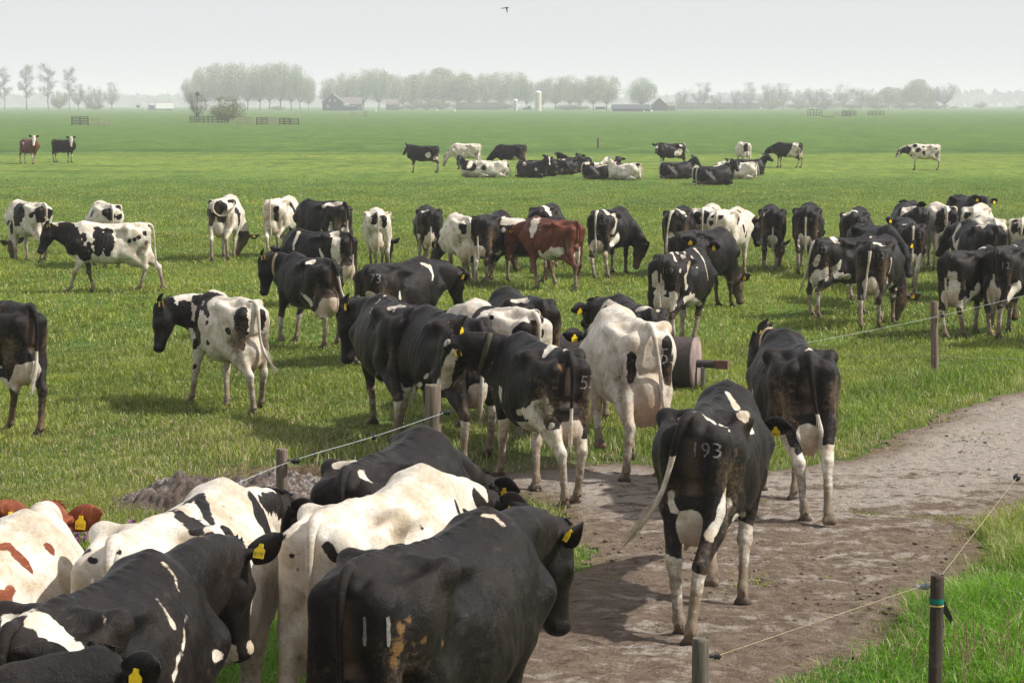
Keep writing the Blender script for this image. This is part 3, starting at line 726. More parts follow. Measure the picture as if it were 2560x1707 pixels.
{'name':'c17','pos':[1.268,20.458],'rot':0.186,'s':1.06,'h':0.018,'poll':[-0.05,2.036,1.136],'muz':[0.011,2.435,0.808],'seed':16,'hooves':[[-0.241,-0.127,0],[0.126,0.077,0],[-0.273,0.86,0.12],[0.134,1.203,0]],'base':'W','headcol':'B','earcol':'B','udder':1.6,'tailwhite':2,'tags':1,'lab':'dirty white cow branded 55 on a black thigh patch, with a big pink udder','tail':[[0,0.06,1.375],[0.017,-0.04,1.36],[0.032,-0.09,1.259],[0.065,-0.09,1.084],[0.088,-0.09,0.907],[0.117,-0.09,0.625]],'paint':[['b',[[-0.163,-0.048,1.114,0.047],[-0.152,-0.045,0.995,0.047],[-0.171,-0.042,0.916,0.034]]],['b',[[0.169,-0.046,1.243,0.062],[0.175,-0.029,1.074,0.063],[0.184,-0.001,0.894,0.057]]],['w',[[-0.305,1.156,1.006,0.015]]],['b',[[-0.167,1.086,0.574,0.035]]],['w',[[-0.318,0.972,0.999,0.03]]]],'brand':['55',[0.172,-0.034,1.106],[0.52,-0.846,-0.118],0.15]},
{'name':'c18','pos':[2.119,31.423],'rot':-0.463,'s':0.985,'h':0.02,'poll':[-0.122,1.958,1.483],'muz':[-0.212,2.401,1.225],'seed':17,'hooves':[[-0.145,0.04,0],[0.167,0.146,0],[-0.127,1.119,0],[0.053,1.131,0]],'L':[0.961,-0.246,0],'udder':1.1,'tags':2,'lab':'black cow branded 119 with jagged white streaks down its flank and back','paint':[['w',[[-0.216,0.71,1.315,0.069],[0.02,0.309,1.404,0.028],[0.132,0.228,1.296,0.025],[0.249,0.097,1.164,0.018]]],['w',[[0.008,0.528,1.405,0.025],[0.198,0.372,1.347,0.036],[0.277,0.37,1.234,0.032],[0.296,0.181,1.073,0.025],[0.279,0.277,0.921,0.043]]],['w',[[0.009,0.838,1.393,0.016],[0.304,0.418,1.348,0.025],[0.274,0.731,1.166,0.013]]],['w',[[0.032,1.169,1.42,0.029],[0.203,1.063,1.29,0.022],[0.28,1.033,1.147,0.014],[0.301,1.073,0.952,0.009]]],['w',[[-0.05,-0.042,1.077,0.074],[-0.036,-0.035,0.86,0.097]]],['w',[[0.161,0.017,0.82,0.067],[0.13,0.021,0.645,0.07]]],['w',[[0.265,0.373,0.709,0.107],[0.152,1.129,0.6,0.047]]],['w',[[0.256,0.588,0.765,0.043]]]],'brand':['119',[0.113,-0.062,1.17],[-0.041,-0.98,-0.193],0.09]},
{'name':'c19','pos':[2.775,36.987],'rot':-0.678,'s':0.985,'h':0.022,'poll':[0.027,1.81,0.564],'muz':[-0.047,2.094,0.135],'seed':18,'hooves':[[-0.185,0.07,0],[0.135,0.011,0],[-0.31,1.7,0],[-0.01,1.7,0]],'tags':1,'lab':'plain black cow grazing with its head down right, behind the cow branded 119','paint':[['w',[[-0.205,0.651,1.325,0.03],[-0.169,0.698,1.33,0.042],[0.11,0.394,1.386,0.017]]],['w',[[0.206,0.721,0.638,0.084]]]]},
{'name':'c20','pos':[4.104,44.373],'rot':-0.421,'s':0.985,'h':0.02,'poll':[0.17,2.013,1.111],'muz':[0.299,2.02,0.607],'seed':19,'hooves':[[-0.135,0.132,0],[0.187,0.067,0],[-0.174,1.248,0],[0.218,1.163,0]],'base':'W','headcol':'B','earcol':'B','tags':1,'lab':'white cow with small black flecks, pale tail hanging, black face at its right','paint':[['b',[[-0.117,-0.057,1.153,0.055]]],['b',[[-0.086,-0.025,1.294,0.035]]],['b',[[0.089,-0.04,1.278,0.055]]],['b',[[0.133,-0.035,1.036,0.03]]],['b',[[0.219,0.66,1.207,0.06],[0.249,0.507,1.133,0.035]]],['b',[[0.314,0.736,1.062,0.05],[0.328,0.762,0.958,0.04]]],['b',[[0.329,0.891,0.931,0.035],[0.324,0.846,0.83,0.03]]],['b',[[0.117,1.028,1.353,0.051],[0.172,0.996,1.314,0.03]]],['b',[[0.319,0.908,0.797,0.051]]],['w',[[0.327,0.938,0.848,0.035],[0.305,0.919,0.763,0.063]]]]},
{'name':'c21','pos':[5.433,46.248],'rot':-0.081,'s':0.955,'h':0.022,'poll':[0.294,1.656,0.546],'muz':[0.278,1.652,0.07],'seed':20,'hooves':[[-0.182,-0.12,0],[0.057,-0.101,0],[-0.154,1.248,0],[0.124,1.367,0]],'socks':0.3,'lab':'black cow with a white slash by its tail grazing in the back row','paint':[['w',[[-0.1,0.228,1.334,0.038],[-0.194,-0.004,1.269,0.032]]],['w',[[-0.23,-0.01,0.713,0.043]]]]},
{'name':'c22','pos':[6.045,45.686],'rot':-0.19,'s':0.996,'h':0.022,'poll':[0.03,2,0.72],'muz':[0.06,2.2,0.29],'seed':21,'hooves':[[-0.138,-0.114,0],[0.141,0.085,0],[-0.14,1.191,0],[0.12,1.372,0]],'tailwhite':0.8,'lab':'black cow branded 14 seen squarely from behind with a half white tail','paint':[['w',[[-0.093,-0.024,0.801,0.051],[-0.108,-0.072,0.597,0.051]]],['w',[[0.242,0.213,0.895,0.036]]]],'brand':['14',[0.078,-0.053,1.145],[-0.165,-0.98,-0.111],0.1]},
{'name':'c23','pos':[6.772,44.083],'rot':-0.241,'s':0.985,'h':0.022,'poll':[0.03,2,0.72],'muz':[0.06,2.2,0.29],'seed':22,'hooves':[[-0.154,0.072,0],[0.174,0.139,0],[-0.12,1.411,0],[0.122,1.382,0]],'lab':'black cow with a white patch across its hips, beside the cow branded 14','paint':[['w',[[-0.163,0.372,1.34,0.055],[0.01,0.226,1.4,0.06],[-0.155,1.166,1.354,0.061]]],['w',[[-0.232,0.35,1.32,0.035]]],['w',[[0.299,0.397,1.273,0.018]]],['w',[[0.265,0.125,1.044,0.035]]]],'brand':['16',[0.148,-0.063,1.224],[0.282,-0.956,0.074],0.09]},
{'name':'c24','pos':[8.42,46.109],'rot':0.061,'s':0.985,'h':0.024,'poll':[0.372,1.874,1.422],'muz':[0.57,2.3,1.2],'seed':23,'hooves':[[-0.155,-0.033,0],[0.144,-0.036,0],[-0.126,1.295,0],[0.149,1.207,0]],'lab':'black cow with white loin patch at the rear right, dark poll above its back','paint':[['w',[[-0.255,0.262,1.279,0.105],[-0.144,0.375,1.358,0.079],[-0.043,0.173,1.388,0.066]]]]},
{'name':'c25','pos':[9.091,46.515],'rot':-0.029,'s':0.984,'h':0.022,'poll':[0.265,1.929,0.736],'muz':[0.213,2.166,0.276],'seed':24,'hooves':[[-0.274,-0.099,0],[0.148,-0.073,0],[-0.129,1.412,0],[0.154,1.184,0]],'base':'W','lab':'white cow with two long black panels on the backs of its thighs','paint':[['b',[[-0.122,0.018,1.314,0.08],[-0.13,-0.057,1.105,0.132],[-0.142,-0.023,0.911,0.09]]],['b',[[0.187,0.28,1.302,0.12],[0.179,-0.039,1.147,0.172],[0.161,-0.038,0.998,0.133]]],['b',[[-0.247,0.766,1.235,0.048],[-0.277,0.558,1.073,0.048]]]]},
{'name':'c26','pos':[9.564,46.019],'rot':-0.322,'s':0.985,'h':0.024,'poll':[0.03,2,0.72],'muz':[0.06,2.2,0.29],'seed':25,'hooves':[[-0.15,0.084,0],[0.143,0.107,0],[-0.138,1.358,0],[0.17,1.291,0]],'base':'W','lab':'nearly white cow rump in the back row, below the dark head facing the camera','paint':[['b',[[-0.155,-0.056,1.211,0.068]]],['b',[[-0.074,-0.047,1.254,0.031]]]]},
{'name':'c27','pos':[10.491,52.625],'rot':-2.967,'s':0.985,'h':0.024,'poll':[0,1.95,1.36],'muz':[0.118,2.35,1.049],'seed':26,'hooves':[[-0.186,0.145,0],[0.145,-0.074,0],[-0.134,1.235,0],[0.123,1.367,0]],'tags':1,'lab':'black cow looking over the back row with both ears spread wide, rear right','paint':[['w',[[0.059,2.298,0.989,0.046]]]]},
{'name':'c28','pos':[8.511,38.977],'rot':0.2,'s':0.985,'h':0.022,'poll':[-0.061,2.035,1.245],'muz':[-0.333,2.115,0.809],'seed':27,'hooves':[[-0.177,0.199,0],[0.143,0.088,0],[-0.177,1.164,0],[0.158,1.357,0]],'L':[0.003,1.02,0],'tags':1,'lab':'black backed cow with long white muzzle pointing down left, right side','paint':[['w',[[-0.088,0.367,1.376,0.063],[-0.056,0.753,1.355,0.036]]],['w',[[-0.192,1.254,1.326,0.069],[-0.25,1.317,1.158,0.055],[-0.301,1.186,0.982,0.041]]],['w',[[-0.31,0.981,1.079,0.045],[-0.307,1.091,0.96,0.091]]],['w',[[-0.305,1.095,0.928,0.068]]]]},
{'name':'c29','pos':[9.018,41.483],'rot':-0.013,'s':0.985,'h':0.024,'poll':[0.03,2,0.72],'muz':[0.06,2.2,0.29],'seed':28,'hooves':[[-0.15,-0.062,0],[0.183,0.014,0],[-0.156,1.39,0],[0.122,1.159,0]],'base':'W','lab':'white backed cow behind the one with the white muzzle, right side','paint':[['b',[[-0.106,1.105,1.377,0.049]]]]},
{'name':'c30','pos':[7.377,40.87],'rot':-0.083,'s':0.942,'h':0.022,'poll':[-0.112,2.002,1.379],'muz':[-0.235,2.385,1.049],'seed':29,'hooves':[[-0.14,0.149,0],[0.035,-0.113,0],[-0.155,1.294,0],[0.178,1.4,0]],'tailwhite':0.95,'tags':1,'lab':'black cow branded 3 with a white lower leg and tail','paint':[['w',[[-0.177,0.381,1.353,0.022],[-0.102,0.349,1.355,0.017]]],['w',[[0.143,-0.051,0.762,0.049],[0.079,-0.168,0.457,0.073]]]],'brand':['3',[0.134,-0.057,1.163],[0.176,-0.98,-0.09],0.13]},
{'name':'c32','pos':[6.201,39.843],'rot':-2.88,'s':0.985,'h':0.024,'poll':[0,1.98,1.1],'muz':[-0.053,2.23,0.647],'seed':30,'hooves':[[-0.145,0.115,0],[0.159,0.161,0],[-0.172,1.326,0],[0.142,1.206,0]],'tags':1,'lab':'black cow head with an orange tag looking down right behind the cow branded 112','paint':[]},
{'name':'c31','pos':[5.549,34.31],'rot':-0.338,'s':0.995,'h':0.02,'poll':[0.279,1.55,0.484],'muz':[0.161,1.736,0.07],'seed':31,'hooves':[[-0.099,-0.142,0],[0.103,0.258,0],[0.01,1.088,0],[0.174,1.131,0]],'tailwhite':0.85,'tags':1,'lab':'black cow branded 112 grazing between its front legs, three white shins','tail':[[0,0.06,1.375],[0.001,-0.04,1.294],[-0.002,-0.09,1.11],[-0.03,-0.09,0.923],[-0.05,-0.09,0.704],[-0.077,-0.09,0.485]],'paint':[['w',[[0.045,0.015,1.361,0.017],[0.11,0.268,1.327,0.029],[0.18,0.315,1.315,0.017]]],['w',[[0.295,0.169,1.131,0.019],[0.253,0.254,0.905,0.017],[0.22,0.28,0.746,0.017],[0.07,0.77,0.579,0.02]]],['w',[[0.049,-0.036,0.765,0.065]]],['w',[[0.219,0.613,0.689,0.059],[0.142,0.788,0.598,0.043],[0.222,1.17,0.566,0.024]]]],'brand':['112',[0.132,-0.061,1.173],[0.196,-0.951,-0.238],0.1]},
{'name':'c33','pos':[4.961,36.175],'rot':-0.938,'s':0.942,'h':0.02,'poll':[-0.252,1.989,1.218],'muz':[-0.386,2.215,0.769],'seed':32,'hooves':[[-0.064,0.018,0],[0.124,-0.032,0],[-0.154,1.333,0],[-0.01,1.066,0]],'tailwhite':2,'lab':'black cow with white back patch and cream belly left of the cow branded 112','tail':[[0,0.06,1.375],[-0.043,-0.04,1.304],[-0.062,-0.09,1.132],[-0.108,-0.09,0.956],[-0.202,-0.09,0.671],[-0.249,-0.09,0.564]],'paint':[['w',[[-0.304,0.431,1.359,0.048],[-0.26,0.482,1.354,0.082],[0.079,0.343,1.383,0.064],[0.239,0.307,1.323,0.017]]],['w',[[0.125,-0.055,1.106,0.043],[-0.016,-0.011,0.958,0.053]]],['w',[[0.075,-0.024,0.773,0.085],[0.233,0.036,0.797,0.117],[0.261,0.247,0.893,0.064],[0.286,0.315,1.013,0.026]]],['w',[[0.256,0.254,0.771,0.073],[0.225,0.575,0.72,0.056]]],['w',[[0.121,1.204,1.389,0.03]]]],'brand':['123',[0.184,-0.044,1.212],[0.694,-0.711,-0.112],0.1]},
{'name':'c34','pos':[6.487,32.929],'rot':-0.712,'s':0.939,'h':0.02,'poll':[0.03,2,0.72],'muz':[0.06,2.2,0.29],'seed':33,'hooves':[[0,-0.007,0],[0.13,0.35,0],[-0.152,1.188,0],[0.152,1.163,0]],'udder':1.2,'lab':'black and white cow with white topline standing right of the leaning fence post','paint':[['w',[[-0.193,0.703,1.308,0.048],[-0.07,0.785,1.354,0.068],[-0.12,1.175,1.385,0.053],[0.015,1.126,1.417,0.028]]],['w',[[0.089,-0.015,1.009,0.088],[0.104,0.001,0.771,0.098]]],['w',[[0.24,0.397,0.689,0.119],[0.3,0.44,0.865,0.048]]],['w',[[0.202,0.184,0.558,0.119]]],['w',[[0.03,-0.04,1.118,0.016],[0.006,-0.024,0.989,0.016]]]]},
{'name':'c35','pos':[7.204,32.989],'rot':-0.539,'s':0.989,'h':0.02,'poll':[0.03,2,0.72],'muz':[0.06,2.2,0.29],'seed':34,'hooves':[[-0.104,0.151,0],[0.088,-0.07,0],[-0.171,1.194,0],[0.139,1.309,0]],'udder':1.3,'lab':'black cow branded 12 with white hips at the right edge by the wire','paint':[['w',[[-0.212,0.725,1.299,0.05],[-0.11,0.787,1.34,0.05],[0.033,0.818,1.379,0.035]]],['w',[[-0.016,-0.064,0.725,0.075],[-0.04,-0.05,0.874,0.038]]],['w',[[0.258,0.274,0.773,0.095],[0.211,0.094,0.648,0.094]]],['w',[[-0.061,0.722,0.581,0.077]]]],'brand':['12',[0.16,-0.043,1.122],[0.462,-0.881,-0.099],0.11]},
{'name':'c36','pos':[7.65,31.5],'rot':-0.611,'s':0.985,'h':0.024,'poll':[0.03,2,0.72],'muz':[0.06,2.2,0.29],'seed':35,'hooves':[[-0.144,-0.07,0],[0.147,0.1,0],[-0.149,1.167,0],[0.179,1.319,0]],'lab':'grey-black cow cut off by the right edge of the picture','paint':[['w',[[-0.288,0.427,0.771,0.111]]]]},
{'name':'c37','pos':[9.532,41.483],'rot':-0.354,'s':0.985,'h':0.024,'poll':[0.03,2,0.72],'muz':[0.06,2.2,0.29],'seed':36,'hooves':[[-0.169,-0.034,0],[0.173,0.149,0],[-0.169,1.258,0],[0.143,1.37,0]],'base':'W','lab':'white cow with a black thigh patch at the right edge, back row','paint':[['b',[[-0.136,-0.061,1.196,0.095],[-0.183,0.336,1.308,0.058]]],['b',[[0.005,-0.059,1.141,0.071]]]]},
{'name':'c38','pos':[-3.642,48.478],'rot':0.779,'s':0.985,'h':0.022,'poll':[0.161,1.887,0.647],'muz':[0.085,1.904,0.133],'seed':37,'hooves':[[-0.142,0.05,0],[0.164,0.001,0],[-0.122,1.198,0],[0.17,1.267,0]],'lab':'black cow branded 85 with a white flash over its hip','paint':[['w',[[-0.304,0.394,1.293,0.038],[-0.142,0.347,1.334,0.06],[-0.061,0.099,1.372,0.06]]],['w',[[-0.258,0.197,0.933,0.033],[-0.211,0.22,0.775,0.076]]],['w',[[-0.244,0.509,0.753,0.044]]],['w',[[-0.061,-0.03,0.801,0.054]]]],'brand':['85',[0.107,-0.058,1.146],[-0.011,-0.997,-0.077],0.13]},
{'name':'c39','pos':[-2.795,38.179],'rot':0.912,'s':0.93,'h':0.022,'poll':[0.275,1.956,1.022],'muz':[0.429,2.242,0.616],'seed':38,'hooves':[[0,0.339,0],[0.144,0.031,0],[-0.135,1.146,0],[0.159,1.15,0]],'udder':1.3,'lab':'black cow with white bands at shoulder and hip, large tan udder, walking left','paint':[['w',[[-0.069,0.299,1.383,0.091],[-0.248,0.137,1.231,0.086],[-0.252,0.111,1.048,0.081],[-0.206,0.13,0.896,0.091]]],['w',[[-0.124,1.159,1.365,0.037],[-0.242,1.153,1.23,0.037],[-0.297,1.129,1.065,0.028]]],['w',[[-0.262,0.501,1.088,0.014],[-0.269,0.422,0.943,0.036]]]]},
{'name':'c40','pos':[-2.58,31.509],'rot':0.529,'s':0.93,'h':0.02,'poll':[-0.272,1.976,1.275],'muz':[-0.367,1.969,0.763],'seed':39,'hooves':[[0,0.26,0],[0.32,0.48,0],[-0.31,1.318,0.05],[0.008,1.359,0]],'L':[0.668,0.745,0],'udder':1.4,'tailwhite':0.75,'tags':1,'ears':1.6,'collar':1,'lab':'collared black cow striding left with full udder and long pale tail tip','tail':[[0,0.06,1.375],[0.039,-0.04,1.332],[0.089,-0.09,1.134],[0.13,-0.09,0.933],[0.197,-0.09,0.792],[0.264,-0.09,0.681]],'paint':[['w',[[-0.113,0.349,1.36,0.045],[-0.224,0.331,1.331,0.026]]],['w',[[-0.275,0.468,0.879,0.011],[-0.252,0.356,0.809,0.034],[-0.204,0.279,0.72,0.049]]],['w',[[-0.077,0.79,0.58,0.069],[-0.157,0.84,0.604,0.031]]]],'brand':['65',[0.149,-0.048,1.168],[0.314,-0.912,-0.266],0.13]},
{'name':'c41','pos':[-1.923,29.396],'rot':-0.552,'s':0.985,'h':0.02,'poll':[0.165,2.019,1.194],'muz':[0.08,2.307,0.769],'seed':40,'hooves':[[-0.185,0.01,0],[0.14,0.139,0],[-0.163,1.242,0],[0.131,1.273,0]],'L':[0.931,-0.366,0],'fat':1.05,'tags':1,'lab':'brownish black cow branded 73 standing broadside with white shoulder mark, head to the right','tail':[[0,0.06,1.375],[-0.03,-0.04,1.331],[-0.029,-0.09,1.173],[-0.08,-0.09,0.981],[-0.139,-0.09,0.789]],'paint':[['w',[[0.152,1.123,1.345,0.034],[0.211,1.21,1.296,0.041],[0.273,1.191,1.195,0.027],[0.301,1.124,1.118,0.014]]],['w',[[0.278,0.376,1.018,0.02],[0.282,0.368,0.937,0.03]]],['w',[[0.061,-0.021,0.996,0.066]]]],'brand':['73',[0.167,-0.052,1.219],[0.506,-0.862,-0.029],0.13]},
{'name':'c42','pos':[-6.52,49.319],'rot':-0.077,'s':1.007,'h':0.022,'poll':[0.28,1.633,0.53],'muz':[0.063,1.626,0.07],'seed':41,'hooves':[[-0.138,-0.086,0],[0.166,0.179,0],[-0.158,1.258,0],[0.107,1.063,0]],'base':'W','headcol':'B','earcol':'B','tags':1,'lab':'white and black cow grazing with its tail curled in a loop','tail':[[0,0.06,1.375],[-0.078,-0.04,1.334],[-0.104,-0.09,1.185],[-0.003,-0.09,1.05],[0.167,-0.09,1.034],[0.288,-0.09,1.153]],'paint':[['b',[[-0.288,0.376,1.264,0.092],[-0.188,-0.026,1.013,0.125],[-0.172,-0.033,0.845,0.058]]],['b',[[0.06,-0.054,1.2,0.174],[0.084,0.01,0.945,0.092]]],['b',[[0.216,0.361,1.335,0.075],[0.312,0.716,1.046,0.101],[0.313,0.732,0.806,0.059]]]]},
{'name':'c43','pos':[-5.489,50.675],'rot':-0.234,'s':0.958,'h':0.022,'poll':[-0.095,1.55,0.44],'muz':[-0.293,1.789,0.07],'seed':42,'hooves':[[-0.025,-0.108,0],[0,0.48,0],[-0.171,1.342,0],[0.15,1.327,0]],'base':'W','lab':'soiled white cow with thin black stripe by its tail, left of cow 85','paint':[['b',[[0.151,-0.055,1.179,0.067],[0.115,0.039,0.919,0.054]]],['b',[[0.231,0.748,1.29,0.082],[0.327,0.8,0.994,0.073]]]]},
{'name':'c44','pos':[-2.755,45.683],'rot':0.092,'s':0.93,'h':0.022,'poll':[0.328,1.811,0.658],'muz':[0.343,1.972,0.163],'seed':43,'hooves':[[0,0.48,0],[0.263,0.48,0],[-0.119,1.7,0],[0.131,1.7,0]],'base':'W','headcol':'B','earcol':'B','lab':'thin white cow from behind with dark marks around its tail','paint':[['b',[[-0.067,-0.009,1.301,0.114],[-0.092,-0.06,1.171,0.07]]],['b',[[0.131,-0.027,1.29,0.07],[0.134,-0.037,1.103,0.06]]],['b',[[0.257,0.379,1.358,0.027]]],['b',[[-0.278,0.359,1.328,0.027]]]]},
{'name':'c45','pos':[-1.719,46.866],'rot':0.111,'s':0.93,'h':0.022,'poll':[0.03,2,0.72],'muz':[0.06,2.2,0.29],'seed':44,'hooves':[[-0.064,0.48,0],[0.187,0.022,0],[-0.158,1.407,0],[0.135,1.176,0]],'lab':'black cow with small white rump fleck right of the thin white cow','paint':[['w',[[-0.148,0.319,1.313,0.05],[-0.033,0.01,1.373,0.019]]],['w',[[-0.238,0.38,0.762,0.056],[-0.154,1.261,0.523,0.063]]],['w',[[0.006,-0.045,0.785,0.094]]]],'brand':['11',[0.19,-0.024,1.123],[0.623,-0.774,-0.11],0.09]},
{'name':'c46','pos':[-0.826,42.674],'rot':0.237,'s':0.951,'h':0.02,'poll':[-0.216,1.959,0.748],'muz':[-0.415,2.258,0.372],'seed':45,'hooves':[[0,0.48,0],[0.091,-0.135,0],[0.01,1.7,0],[0.31,1.391,0]],'base':'W','headcol':'B','earcol':'B','udder':1.35,'tags':1,'lab':'dirty white cow with black patches beside its tail and tan hanging udder','paint':[['b',[[-0.147,-0.058,1.223,0.089],[-0.115,-0.049,1.131,0.064]]],['b',[[0.131,-0.062,1.179,0.118],[0.113,-0.046,1.007,0.074]]],['b',[[-0.283,0.936,1.162,0.03]]],['b',[[-0.298,1.173,0.901,0.03]]],['b',[[0.064,1.254,1.427,0.046]]],['w',[[-0.316,2.001,0.367,0.062]]]]},
{'name':'c47','pos':[-0.633,42.609],'rot':-0.328,'s':0.985,'h':0.024,'poll':[0.03,2,0.72],'muz':[0.06,2.2,0.29],'seed':46,'hooves':[[-0.144,0.143,0],[0.131,0.136,0],[-0.174,1.232,0],[0.157,1.305,0]],'lab':'dark cow behind the dirty white cow, only its black back showing','paint':[['w',[[-0.202,0.735,1.306,0.048]]]]},
{'name':'c48','pos':[0.948,42.989],'rot':1.312,'s':0.93,'h':0.022,'poll':[0.46,1.835,1.06],'muz':[0.387,1.967,0.562],'seed':47,'hooves':[[0,0.48,0],[0.32,0.48,0],[0.01,1.7,0],[0.31,1.694,0]],'lab':'black and white cow stepping left just behind the red cow','paint':[['w',[[-0.172,1.161,1.335,0.128],[-0.123,0.871,1.347,0.127]]],['w',[[-0.282,1.174,1.153,0.071]]],['w',[[-0.217,1.408,0.832,0.066],[-0.191,1.307,0.686,0.077]]],['w',[[0.04,0.632,1.375,0.02],[0.164,-0.009,1.297,0.02]]]]},
{'name':'c49','pos':[1.216,41.528],'rot':0.671,'s':0.949,'h':0.02,'poll':[-0.153,2.015,1.094],'muz':[-0.264,2.057,0.588],'seed':48,'hooves':[[-0.1,-0.064,0],[0.32,0.48,0],[-0.31,0.86,0],[0.299,1.006,0]],'L':[0.661,0.752,0],'dark':'R','socks':0.3,'tailwhite':0.5,'tags':1,'lab':'red-brown cow with white shoulder patch and white belly walking left in the middle','paint':[['w',[[-0.146,1.134,1.354,0.103],[-0.259,1.026,1.202,0.11],[-0.296,1.044,1.063,0.054]]],['w',[[-0.277,0.814,1.192,0.019]]],['w',[[-0.288,0.8,0.734,0.063],[-0.205,0.743,0.634,0.11],[-0.269,0.384,0.736,0.133],[-0.228,0.216,0.802,0.084]]],['w',[[-0.087,0.667,0.593,0.134]]],['w',[[-0.267,0.171,0.984,0.014]]],['w',[[0.31,0.452,1.319,0.024]]]]},
{'name':'c50','pos':[0.559,46.019],'rot':-0.221,'s':0.985,'h':0.024,'poll':[0.03,2,0.72],'muz':[0.06,2.2,0.29],'seed':49,'hooves':[[-0.15,-0.066,0],[0.156,-0.055,0],[-0.126,1.368,0],[0.139,1.146,0]],'lab':'black cow with a white wedge over its loin behind the red cow','paint':[['w',[[-0.119,0.79,1.346,0.068],[0.081,0.332,1.365,0.088],[0.193,0.105,1.271,0.067]]]]},
{'name':'c51','pos':[1.698,44.377],'rot':-0.411,'s':0.989,'h':0.02,'poll':[0.506,1.55,0.642],'muz':[0.378,1.593,0.14],'seed':50,'hooves':[[0,-0.098,0],[0.205,0.131,0],[-0.31,1.7,0],[-0.01,1.7,0]],'udder':1.2,'tailwhite':2,'tags':1,'lab':'black cow branded 65 with white band at the hip, right of red cow','paint':[['w',[[-0.308,0.453,1.311,0.045],[-0.294,0.472,1.33,0.075]]],['w',[[0.041,0.284,1.399,0.05],[0.241,0.275,1.312,0.055],[0.287,0.356,1.177,0.055],[0.269,0.206,0.961,0.059]]],['w',[[0.312,0.437,0.807,0.124],[0.221,0.221,0.756,0.099]]],['w',[[0.193,-0.041,0.488,0.099]]],['w',[[-0.058,-0.066,0.644,0.074]]]],'brand':['65',[0.143,-0.059,1.174],[0.184,-0.964,-0.191],0.11]},
{'name':'c52','pos':[3.274,44.625],'rot':-0.207,'s':0.985,'h':0.022,'poll':[0.03,2,0.72],'muz':[0.06,2.2,0.29],'seed':51,'hooves':[[-0.169,0.007,0],[0.146,0.102,0],[-0.162,1.194,0],[0.154,1.32,0]],'tailwhite':2,'lab':'black cow with white hips and thin white tail left of flecked white cow','tail':[[0,0.06,1.375],[-0.076,-0.04,1.334],[-0.119,-0.09,1.122],[-0.148,-0.09,0.857],[-0.162,-0.09,0.571]],'paint':[['w',[[-0.131,0.362,1.365,0.04],[0.033,0.211,1.405,0.065],[0.124,0.309,1.329,0.055]]],['w',[[-0.078,-0.003,0.893,0.075]]],['w',[[0.211,0.119,1.278,0.025]]]],'brand':['78',[0.081,-0.055,1.143],[-0.153,-0.984,-0.093],0.09]},
{'name':'c53b','pos':[3.917,45.574],'rot':-0.239,'s':0.985,'h':0.024,'poll':[0.03,2,0.72],'muz':[0.06,2.2,0.29],'seed':52,'hooves':[[-0.154,-0.058,0],[0.166,0.043,0],[-0.138,1.397,0],[0.125,1.187,0]],'base':'W','lab':'white and black cow whose rump shows behind the flecked white cow, back row','paint':[['b',[[-0.16,-0.045,1.275,0.107],[-0.115,-0.058,1.152,0.087]]],['b',[[0.072,-0.052,1.258,0.107],[0.095,-0.053,1.112,0.077]]],['b',[[0.092,0.929,1.348,0.052]]]]},
{'name':'c54','pos':[-6.796,41.425],'rot':1.764,'s':0.93,'h':0.02,'poll':[0.165,2.002,1.335],'muz':[0.131,2.24,0.874],'seed':53,'hooves':[[0,0.227,0],[0.061,-0.283,0],[0.01,1.61,0],[-0.01,1.114,0]],'L':[0.972,-0.242,0],'base':'W','headcol':'B','earcol':'B','udder':1.25,'tailwhite':2,'tags':1,'lab':'white cow with black neck and blotched side walking left at the far left','tail':[[0,0.06,1.375],[0,-0.075,1.338],[0,-0.118,1.184],[0,-0.134,0.907],[0,-0.146,0.536]],'paint':[['b',[[-0.05,1.613,1.297,0.19],[-0.023,1.706,1.114,0.228],[-0.15,1.56,0.937,0.189]]],['b',[[-0.157,1.464,1.241,0.114],[-0.292,1.411,0.944,0.151],[-0.207,1.236,0.723,0.114]]],['b',[[-0.257,1.272,1.183,0.053],[-0.285,1.259,1.094,0.045]]],['b',[[-0.219,0.986,1.269,0.098],[-0.32,0.962,1.001,0.136],[-0.301,0.996,0.818,0.076]]],['b',[[-0.246,0.807,1.238,0.098],[-0.325,0.783,0.999,0.113],[-0.326,0.816,0.817,0.068]]],['b',[[-0.299,1.171,1.002,0.045],[-0.289,1.129,0.849,0.038]]],['b',[[-0.273,0.376,1.052,0.045]]],['b',[[-0.299,0.271,1.083,0.042]]],['b',[[-0.294,0.186,1.118,0.045]]],['b',[[-0.229,0.071,1.199,0.053]]],['b',[[-0.206,0.028,1.013,0.045]]],['b',[[-0.009,-0.037,1.336,0.053]]],['b',[[0.036,1.193,0.553,0.076],[0.008,1.153,0.308,0.061]]],['b',[[0.032,1.179,0.508,0.053],[-0.001,1.139,0.265,0.046]]],['w',[[-0.056,1.493,0.465,0.152]]]]},
{'name':'c55','pos':[-10.331,49.104],'rot':0.71,'s':0.948,'h':0.022,'poll':[-0.05,1.55,0.432],'muz':[0.039,1.737,0.07],'seed':54,'hooves':[[-0.143,-0.017,0],[0.161,0.392,0],[-0.31,0.86,0],[-0.01,0.86,0]],'base':'W','headcol':'B','earcol':'B','lab':'white cow with a large black side patch grazing at the left edge','paint':[['b',[[-0.221,0.847,1.277,0.18],[-0.297,0.713,1.105,0.202],[-0.324,0.744,0.961,0.135]]],['b',[[-0.302,1.159,0.943,0.045],[-0.303,1.238,0.868,0.054]]],['b',[[-0.273,0.131,1.144,0.08]]],['b',[[-0.154,-0.056,1.236,0.133],[-0.134,-0.047,1.057,0.133]]],['b',[[-0.314,1.01,0.913,0.081],[-0.289,1.108,0.704,0.063]]],['b',[[0.084,-0.053,1.157,0.134]]],['b',[[-0.155,0.96,1.333,0.09]]]]},
